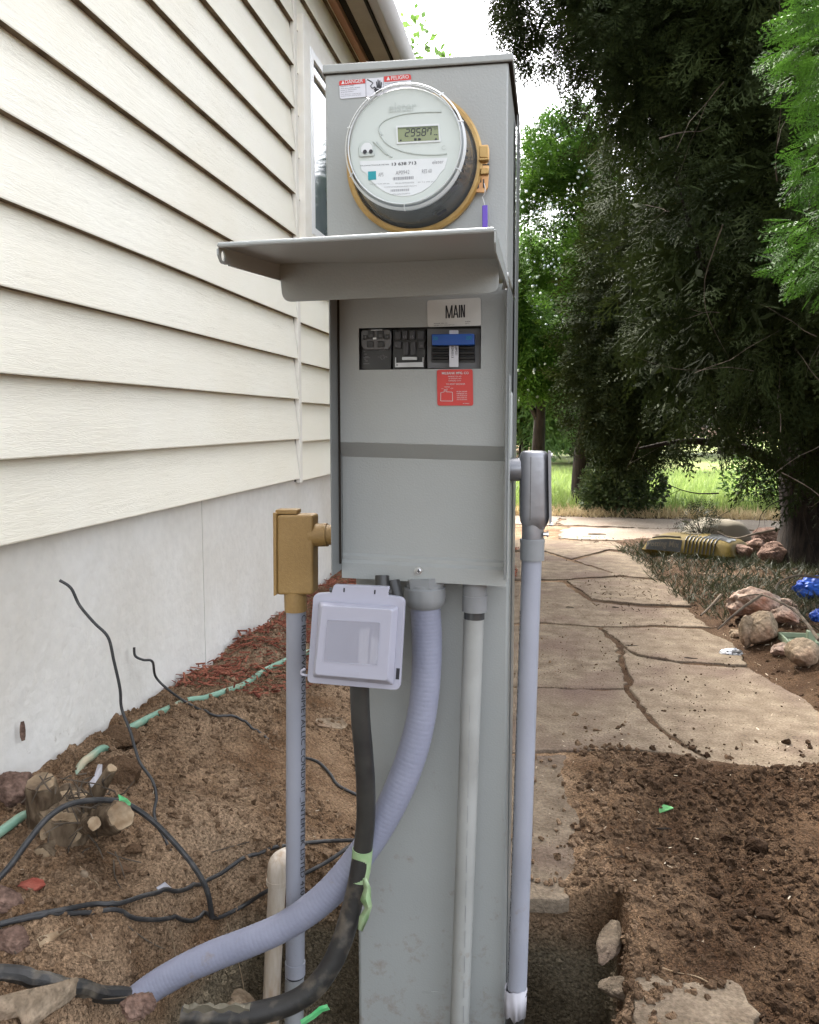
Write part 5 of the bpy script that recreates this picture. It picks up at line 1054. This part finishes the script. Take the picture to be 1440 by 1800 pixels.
def crown_pts(n, blobs, seed, shell=.45, clump=2.2, thr=.42):
    r = np.random.default_rng(seed); out = []; nor = []
    vol = np.array([b[3]*b[4]*b[5] for b in blobs]); vol = vol/vol.sum()
    while sum(map(len, out)) < n:
        m_ = n; k = r.choice(len(blobs), m_, p=vol); B = np.array(blobs)[k]; d = r.normal(size=(m_, 3)); d /= np.linalg.norm(d, axis=1)[:, None]
        rad = 1-shell*r.random(m_)**1.6; rad *= 1+.16*(vn(d[:, 0]*2.5+B[:, 0], d[:, 1]*2.5+d[:, 2]*2.1, seed)-.5)*2
        p = B[:, :3]+d*rad[:, None]*B[:, 3:6]; g_ = .5*vn(p[:, 0]*clump, p[:, 2]*clump+p[:, 1]*clump*.7, seed+1)+.5*vn(p[:, 0]*clump*2.3+9, p[:, 2]*clump*2.3+p[:, 1]*clump*1.7, seed+2)
        ok = g_ > thr*(1 if shell < .9 else 1); out.append(p[ok]); nor.append(d[ok])
    return np.concatenate(out)[:n], np.concatenate(nor)[:n]
def crown(par, name, n, blobs, tmpl, size, m, seed, droop=.5, shell=.45, clump=2.2, thr=.42, wob=.6, cut=None, name_tint=None):
    p, d = crown_pts(n, blobs, seed, shell, clump, thr); r = np.random.default_rng(seed+9)
    if cut is not None: k = cut(p); p = p[k]; d = d[k]
    n = len(p); dr = d+r.normal(size=(n, 3))*wob+np.array([0, 0, -droop]); s = r.uniform(size[0], size[1], n)
    spin = r.normal(size=(n, 3))*.6+d*.2+np.array([0, 0, 1.]); t = np.clip(.5*vn(p[:, 0]*3, p[:, 2]*3+p[:, 1]*2, seed+4)+.6*r.random(n)-.05, 0, 1)
    V_, F_, T_ = scatter(tmpl[0], tmpl[1], p, rotmats(n, dr, spin), s, t)
    return fastmesh(name, V_, F_, m, par, tint=T_)
def trunk(par, pts, radii, m='bark', name='trunk', n=14, seed=0):
    mb = MB(); mb.tube(pts, radii, n, sub=5); V_ = []
    for i, v in enumerate(mb.v):
        V_.append(tuple(np.array(v)+np.array([1, 1, 0])*.12*np.mean(radii)*float(fbm(v[0]*9+v[1]*7, v[2]*3, seed, 3))))
    mb.v = V_; return mb.build(name, m, par, smooth=True, angle=60)
def limbs(par, n, base_f, seed, ln=(.4, 1.1), rad=(.003, .010), m='twig', aim=None, name='branch'):
    r = np.random.default_rng(seed); mb = MB()
    for k in range(n):
        a = base_f(r); d = r.normal(size=3)*np.array([1, 1, .6]) if aim is None else aim+r.normal(size=3)*.5; d /= np.linalg.norm(d); L = r.uniform(*ln); q = [a]; rr = [r.uniform(*rad)]
        for j in range(5):
            d = d+r.normal(size=3)*.17; d /= np.linalg.norm(d); q.append(q[-1]+d*L/5); rr.append(rr[0]*(1-(j+1)/5.5))
        mb.tube(q, rr, 5, sub=2)
        if k % 2 == 0:
            j = r.integers(1, 4); d2 = d+r.normal(size=3)*.9; d2 /= np.linalg.norm(d2); mb.tube([q[j], q[j]+d2*L*.2, q[j]+d2*L*.4+r.normal(size=3)*.03], [rr[j]*.7, rr[j]*.5, rr[j]*.2], 4)
    return tag(mb.build(name, m, par, smooth=True), kind='stuff')
# big dark cypress on the right
gt = atZ(1415, 1000, 0); big = thing('cypress_tree', 'huge dark cypress with low sweeping branches filling the right side', 'tree', (gt[0], gt[1], 0), 'trees beyond the path')
trunk(big, [(gt[0]+.02, gt[1], -.1), (gt[0]+.03, gt[1], .3), (gt[0]+.0, gt[1]-.05, .9), (gt[0]+.15, gt[1]-.1, 2.0), (gt[0]+.1, gt[1], 4.5)], [.25, .19, .19, .16, .08], seed=3)
trunk(big, [(gt[0]+.05, gt[1], .5), (gt[0]-.4, gt[1]-.4, .75), (gt[0]-.8, gt[1]-.6, .84), (gt[0]-1.15, gt[1]-.8, .80)], [.05, .035, .02, .006], name='limb', seed=4)
trunk(big, [(gt[0], gt[1], .8), (gt[0]-.5, gt[1]-.7, 1.3), (gt[0]-.9, gt[1]-1.3, 1.7), (gt[0]-1.1, gt[1]-1.6, 2.1)], [.05, .03, .014, .002], name='limb', seed=5)
bb = [(2.35, 5.0, 3.3, 2.05, 1.75, 2.75), (1.35, 4.5, 2.2, 1.05, 1.0, 1.45), (.95, 4.7, 3.5, 1.0, .95, 1.3), (.75, 4.6, 4.4, .95, .8, 1.3), (.95, 4.3, 1.55, .7, .7, .75), (1.6, 3.9, 1.6, .8, .7, .85), (2.3, 4.2, 1.6, 1.1, .9, 1.1), (1.75, 7.0, 4.0, 1.7, 1.3, 2.0)]  # last lobe is unseen behind the crown, added to darken the bag area
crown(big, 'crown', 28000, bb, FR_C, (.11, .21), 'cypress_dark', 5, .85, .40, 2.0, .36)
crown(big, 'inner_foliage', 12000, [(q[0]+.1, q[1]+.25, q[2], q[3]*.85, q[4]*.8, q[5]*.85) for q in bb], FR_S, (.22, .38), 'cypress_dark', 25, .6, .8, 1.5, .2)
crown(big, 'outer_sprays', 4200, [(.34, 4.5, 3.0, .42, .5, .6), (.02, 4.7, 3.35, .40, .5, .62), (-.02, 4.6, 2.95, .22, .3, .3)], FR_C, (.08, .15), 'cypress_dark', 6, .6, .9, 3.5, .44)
limbs(big, 60, lambda r: np.array([r.uniform(.35, 2.1), r.uniform(3.2, 3.9), r.uniform(.7, 3.2)]), 7, (.2, .6), (.0012, .0034), name='branch')
limbs(big, 16, lambda r: np.array([r.uniform(.9, 1.7), r.uniform(4.3, 5.2), r.uniform(.5, .8)]), 17, (.3, .7), (.002, .005), 'bark', name='branch')
# fresh green arborvitae sprays close by at the right edge
nr = thing('arborvitae', 'fresh bright green arborvitae sprays close to the camera at the right edge', 'tree', (1.5, 2.35, 0), 'trees beyond the path')
trunk(nr, [(1.5, 2.35, -.1), (1.5, 2.35, 1.2), (1.45, 2.35, 3.2)], [.08, .06, .03], seed=8)
crown(nr, 'crown', 10500, [(.96, 2.2, 1.86, .44, .38, .20), (1.0, 2.2, 1.58, .42, .36, .14), (.96, 2.2, 1.36, .44, .38, .13), (1.04, 2.2, 2.2, .45, .4, .25)], FR_F, (.04, .085), 'cypress_fresh', 12, .35, .6, 5, .43, .5)
mb = MB(); r = np.random.default_rng(5)
for k in range(14):
    z = r.uniform(1.2, 2.2); MB().tube([(1.5, 2.35, z), (1.2, 2.28+r.normal()*.1, z+.05), (.85, 2.2+r.normal()*.12, z+.12*r.normal())], [.010, .006, .002], 6, sub=4).build('branch', 'twig', nr, smooth=True)
# juniper with pale berries in the middle distance
j2 = thing('juniper_tree', 'sunlit green juniper dotted with pale berries just right of the pedestal', 'tree', (-.15, 10.5, 0), 'trees beyond the path')
trunk(j2, [(-.17, 10.5, -.1), (-.15, 10.5, .8), (-.12, 10.5, 1.3), (0, 10.6, 2.0)], [.10, .075, .06, .03], seed=9)
trunk(j2, [(-.14, 10.5, .9), (-.35, 10.4, 1.4), (-.5, 10.3, 2.0)], [.035, .03, .015], name='limb', seed=10)
jb = [(.0, 10.5, 3.0, .85, .8, 1.45), (.45, 10.3, 2.2, .6, .6, .9), (-.25, 10.3, 2.1, .6, .5, .8)]
crown(j2, 'crown', 15000, jb, FR_M, (.14, .26), 'juniper_mid', 21, .2, .5, 1.8, .42)
pb, db = crown_pts(700, jb, 22, .12, 3., .50); n = len(pb); V_, F_, T_ = scatter(IV, IF, pb+db*.05, rotmats(n), rng.uniform(.011, .022, n)); o = fastmesh('berries', V_, F_, 'berry', j2, smooth=True); o['kind'] = 'stuff'
# dark tree between
j3 = thing('juniper_tree', 'dark shaded juniper standing between the sunlit one and the big cypress', 'tree', (.85, 8.9, 0), 'trees beyond the path')
trunk(j3, [(.35, 9.6, -.1), (.35, 9.6, .6), (.5, 9.4, 1.6), (.7, 9.2, 3.)], [.13, .10, .09, .05], seed=11)
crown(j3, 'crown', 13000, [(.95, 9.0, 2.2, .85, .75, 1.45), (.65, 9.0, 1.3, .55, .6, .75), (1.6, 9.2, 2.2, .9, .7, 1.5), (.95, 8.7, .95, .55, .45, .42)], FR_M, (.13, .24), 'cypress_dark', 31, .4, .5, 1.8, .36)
# bush by the drive
bs = thing('round_bush', 'low dark green leafy bush at the edge of the lawn', 'bush', (.72, 9.05, 0), 'bushes by the lawn')
crown(bs, 'leaves', 6500, [(.72, 9.05, .28, .42, .32, .30), (.52, 9.0, .2, .22, .2, .2), (.98, 9.0, .24, .2, .2, .22)], LEAFT, (.03, .06), 'bush_leaf', 41, -.4, .7, 6., .38)
limbs(bs, 20, lambda r: np.array([.72+r.normal()*.06, 9.05, 0]), 42, (.3, .5), (.005, .008), aim=np.array([0, 0, 1.2]), name='stem')
bs = thing('round_bush', 'pale green leafy bush half hidden behind the cypress trunk', 'bush', (2.35, 9.6, 0), 'bushes by the lawn')
crown(bs, 'leaves', 2600, [(2.35, 9.6, .35, .5, .4, .38)], LEAFT, (.03, .06), 'juniper_mid', 43, -.4, .7, 6., .38)
limbs(bs, 12, lambda r: np.array([2.35+r.normal()*.06, 9.6, 0]), 44, (.3, .5), (.005, .008), aim=np.array([0, 0, 1.2]), name='stem')
# far trees
far = [(-3.6, 22, 11.0, 1.1, 700, 'thin topped tree showing above the house eave', 5), (-1.2, 24, 5.4, 2.2, 7000, 'light green tree low behind the juniper at the pedestal edge', 0), (1.6, 28, 7.6, 2.8, 8000, 'tall light green tree far behind the dark juniper', 0), (5.2, 27, 7.0, 3.0, 5200, 'broad light green tree far behind the cypress', 0), (9.5, 26, 7.5, 3.0, 4000, 'rightmost light green tree beyond the lawn', 0), (.6, 20, 2.6, 1.2, 2600, 'small bright green shrubby tree across the lawn', 0), (-.6, 17.5, 4.6, 1.2, 4200, 'slim light green tree just behind the berried juniper', 0)]
for k, (x, y, hg, r_, n, lb, sp_) in enumerate(far):
    t = thing('broadleaf_tree', lb, 'tree', (x, y, 0), 'far trees beyond the lawn'); trunk(t, [(x, y, -.1), (x+.1, y, hg*.3), (x, y, hg*.8)], [.18*r_/2, .14*r_/2, .04], seed=50+k)
    bl = [(x, y, hg*.6, r_, r_, hg*.38), (x+r_*.4, y, hg*.35, r_*.8, r_*.7, hg*.25), (x-r_*.4, y, hg*.42, r_*.7, r_*.7, hg*.25)] if not sp_ else [(x, y, hg-1.1, .55, .5, 1.2), (x+.75, y, hg-1.9, .5, .5, 1.0), (x-.3, y, hg-2.3, .6, .5, .8), (x, y, hg-4.2, 1.4, 1, 1.8)]
    crown(t, 'crown', n*2 if sp_ else n, bl, LEAFT if sp_ else FR_S, (.14, .30) if sp_ else (.3, .6), 'far_leaf', 60+k, .1, .6 if not sp_ else .9, 1.0, .40)
# grass
def blades(name, n, xr, yr, hgt, m, ok=None, seed=1, lean=.35, wid=.05, zf=None):
    r = np.random.default_rng(seed); x = r.uniform(*xr, n*2); y = r.uniform(*yr, n*2)
    if ok is not None: k = ok(x, y); x = x[k]; y = y[k]
    x = x[:n]; y = y[:n]; n = len(x); tv = np.array([[-wid, 0, 0], [wid, 0, 0], [wid*.6, .55, .08], [0, 1, .3], [-wid*.6, .55, .08]]); tf = np.array([[0, 1, 2, 4], [4, 2, 3, 3]])
    tf = np.array([[0, 1, 2], [0, 2, 4], [4, 2, 3]]); d = np.stack([r.normal(size=n)*lean, r.normal(size=n)*lean, np.ones(n)], -1)
    s = r.uniform(hgt[0], hgt[1], n); V_, F_, T_ = scatter(tv, tf, np.stack([x, y, h(x, y)+.002], -1), rotmats(n, d, r=r), s, np.clip(.6*vn(x*2, y*2, seed)+.5*r.random(n)-.05, 0, 1))
    return tag(fastmesh(name, V_, F_, m, tint=T_), kind='stuff')
blades('grass', 42000, (-1.6, 5.5), (9.05, 15), (.10, .26), 'grass', None, 71, .3, .035)
blades('dry_grass', 7000, (-1.6, 5.), (8.75, 9.2), (.05, .15), 'dry_grass', None, 72, .6, .04)
blades('weeds', 22000, (.5, 3.), (3.4, 6.6), (.02, .10), 'weed', lambda x, y: (x > bedge(y)-.05+.12*vn(x*6, y*6, 3)) & (vn(x*3, y*3, 8) > .30) & ((y > 4.2) | (x > 1.15)), 73, .9, .03)
# low weed sprays
wd_ = thing('juniper_sprig', 'dry bare sprig standing up beside the yellow soil bag', 'plant', atZ(1230, 960, .1))
limbs(wd_, 26, lambda r: atZ(1236, 950, .12)*np.array([1, 1, 1])+r.normal(size=3)*.02, 81, (.12, .26), (.003, .005), 'bark', aim=np.array([-.2, 0, .9]), name='stem')
crown(wd_, 'leaves', 160, [(*(atZ(1236, 950, .12)+np.array([-.03, 0, .12])), .13, .08, .14)], FR_M, (.05, .08), 'weed', 82, -.4, .9, 3., .3)
for k, (pts, lb) in enumerate([([(1370, 930, 4.6), (1330, 938, 4.7), (1290, 946, 4.9), (1262, 935, 5.0)], 'thin bent dead branch reaching left from the trunk'), ([(1440, 1125, 3.2), (1405, 1080, 3.5), (1370, 1058, 3.7), (1335, 1045, 3.9), (1300, 1050, 4.0)], 'long grey dead branch arching over the rock pile'), ([(1340, 1045, 3.9), (1310, 1065, 3.8), (1285, 1085, 3.75), (1262, 1106, 3.7)], 'short grey twig crossing above the pink rock'), ([(1268, 1045, 4.3), (1250, 1065, 4.2), (1232, 1082, 4.1)], 'short slanting twig left of the rock pile'), ([(1440, 1015, 4.3), (1400, 1012, 4.3), (1372, 1022, 4.25), (1362, 1035, 4.2)], 'pale dead branch lying under the trunk')]):
    Q = [atY(*q) for q in pts]; Q = [np.array([q[0], q[1], max(q[2], hh(q[0], q[1])+.005)]) for q in Q]
    tag(MB().tube(Q, [.007-.0012*i for i in range(len(Q))], 7, sub=5).build('dead_branch', 'twig', None, smooth=True, loc=Q[0]), lb, 'branch', 'dead branches in the right hand bed')

mb = MB(); c = atX(33, 1285, WX); mb.loft([[c+np.array([.006, -.006*a, z_]), c+np.array([.012+.003*a, .002, z_+.002]), c+np.array([.005, .008*a, z_])] for a, z_ in ((.1, -.022), (.8, -.012), (1, 0), (.7, .012), (.1, .020))], False, False)
o = mb.build('dry_leaf', 'rock_brown', None, loc=c); o.modifiers.new('t', 'SOLIDIFY').thickness = .0008; tag(o, 'curled brown leaf stuck on the white plaster wall at the left edge', 'leaf')
r = np.random.default_rng(77)
for k, (x, y, lb) in enumerate([(165, 1545, 'thin straw curled on the dirt below the stump'), (330, 1392, 'fine pale straw on the smooth brown slope'), (430, 1405, 'short straw lying near the left conduit'), (300, 1640, 'bent straw just under the lower cable'), (180, 1690, 'little stick above the buried black pipe'), (420, 1700, 'pale splinter of wood above the bent flexible conduit'), (1090, 1505, 'thin rootlet lying on the dark soil near the green leaf'), (1210, 1712, 'pale straw on the half buried slab at the bottom right'), (1300, 1395, 'brown twig on the soil at the end of the path crack')]):
    c = gnd(x, y, .004); a_ = r.uniform(0, 3.14); L = r.uniform(.02, .045); Q = [c+np.array([math.cos(a_+q*.25)*L*q, math.sin(a_+q*.25)*L*q*.6, 0]) for q in (-1, -.3, .4, 1)]; Q = [np.array([q[0], q[1], hh(q[0], q[1])+.003]) for q in Q]
    tag(MB().tube(Q, .0009, 5, sub=4).build('twig', 'cut_wood' if k not in (6, 8) else 'twig', None, loc=Q[0]), lb, 'twig', 'twigs in the left dirt' if k < 6 else 'twigs on the right soil')
for k, (x, y, w_, lb) in enumerate([(1168, 1458, 26, 'brown stick by the single green leaf'), (1260, 1028, 16, 'dark twig lying across the shaded slab'), (1002, 1068, 14, 'tiny dark twig on the slab right of the grey conduit'), (1082, 1068, 12, 'little dark bark flake beside the crack in the path'), (1215, 1158, 22, 'crumb of bark on the broad slab near the wrapper'), (1112, 1136, 24, 'loose flake of bark in the crack of the path'), (1050, 940, 30, 'dark stick lying on the shaded far end of the path'), (1200, 1210, 18, 'thin dark stick on the broad right slab')]):
    c = gnd(x, y, .008); s_ = w_/1500*c[1]/2; Q = [c+np.array([s_*q, .15*s_*math.sin(q*3+k), .002]) for q in (-1, -.4, .3, 1)]
    tag(MB().tube(Q, [s_*.10, s_*.16, s_*.13, s_*.06], 6, sub=3).build('twig', 'bark', None, loc=Q[0]), lb, 'twig', 'twigs on the path')

for k, (x, y, sz, lb) in enumerate([(1072, 1655, (.022, .075, .020), 'long narrow ledge of broken slab at the rim of the trench'), (1098, 1738, (.045, .030, .018), 'broken corner of slab sticking out over the trench')]):
    c = atZ(x, y, -.012); rock('stone', 'flagstone', c, sz, 150+k, lb, 'stone', 'slab pieces at the trench', rotz=-.25+.3*k)
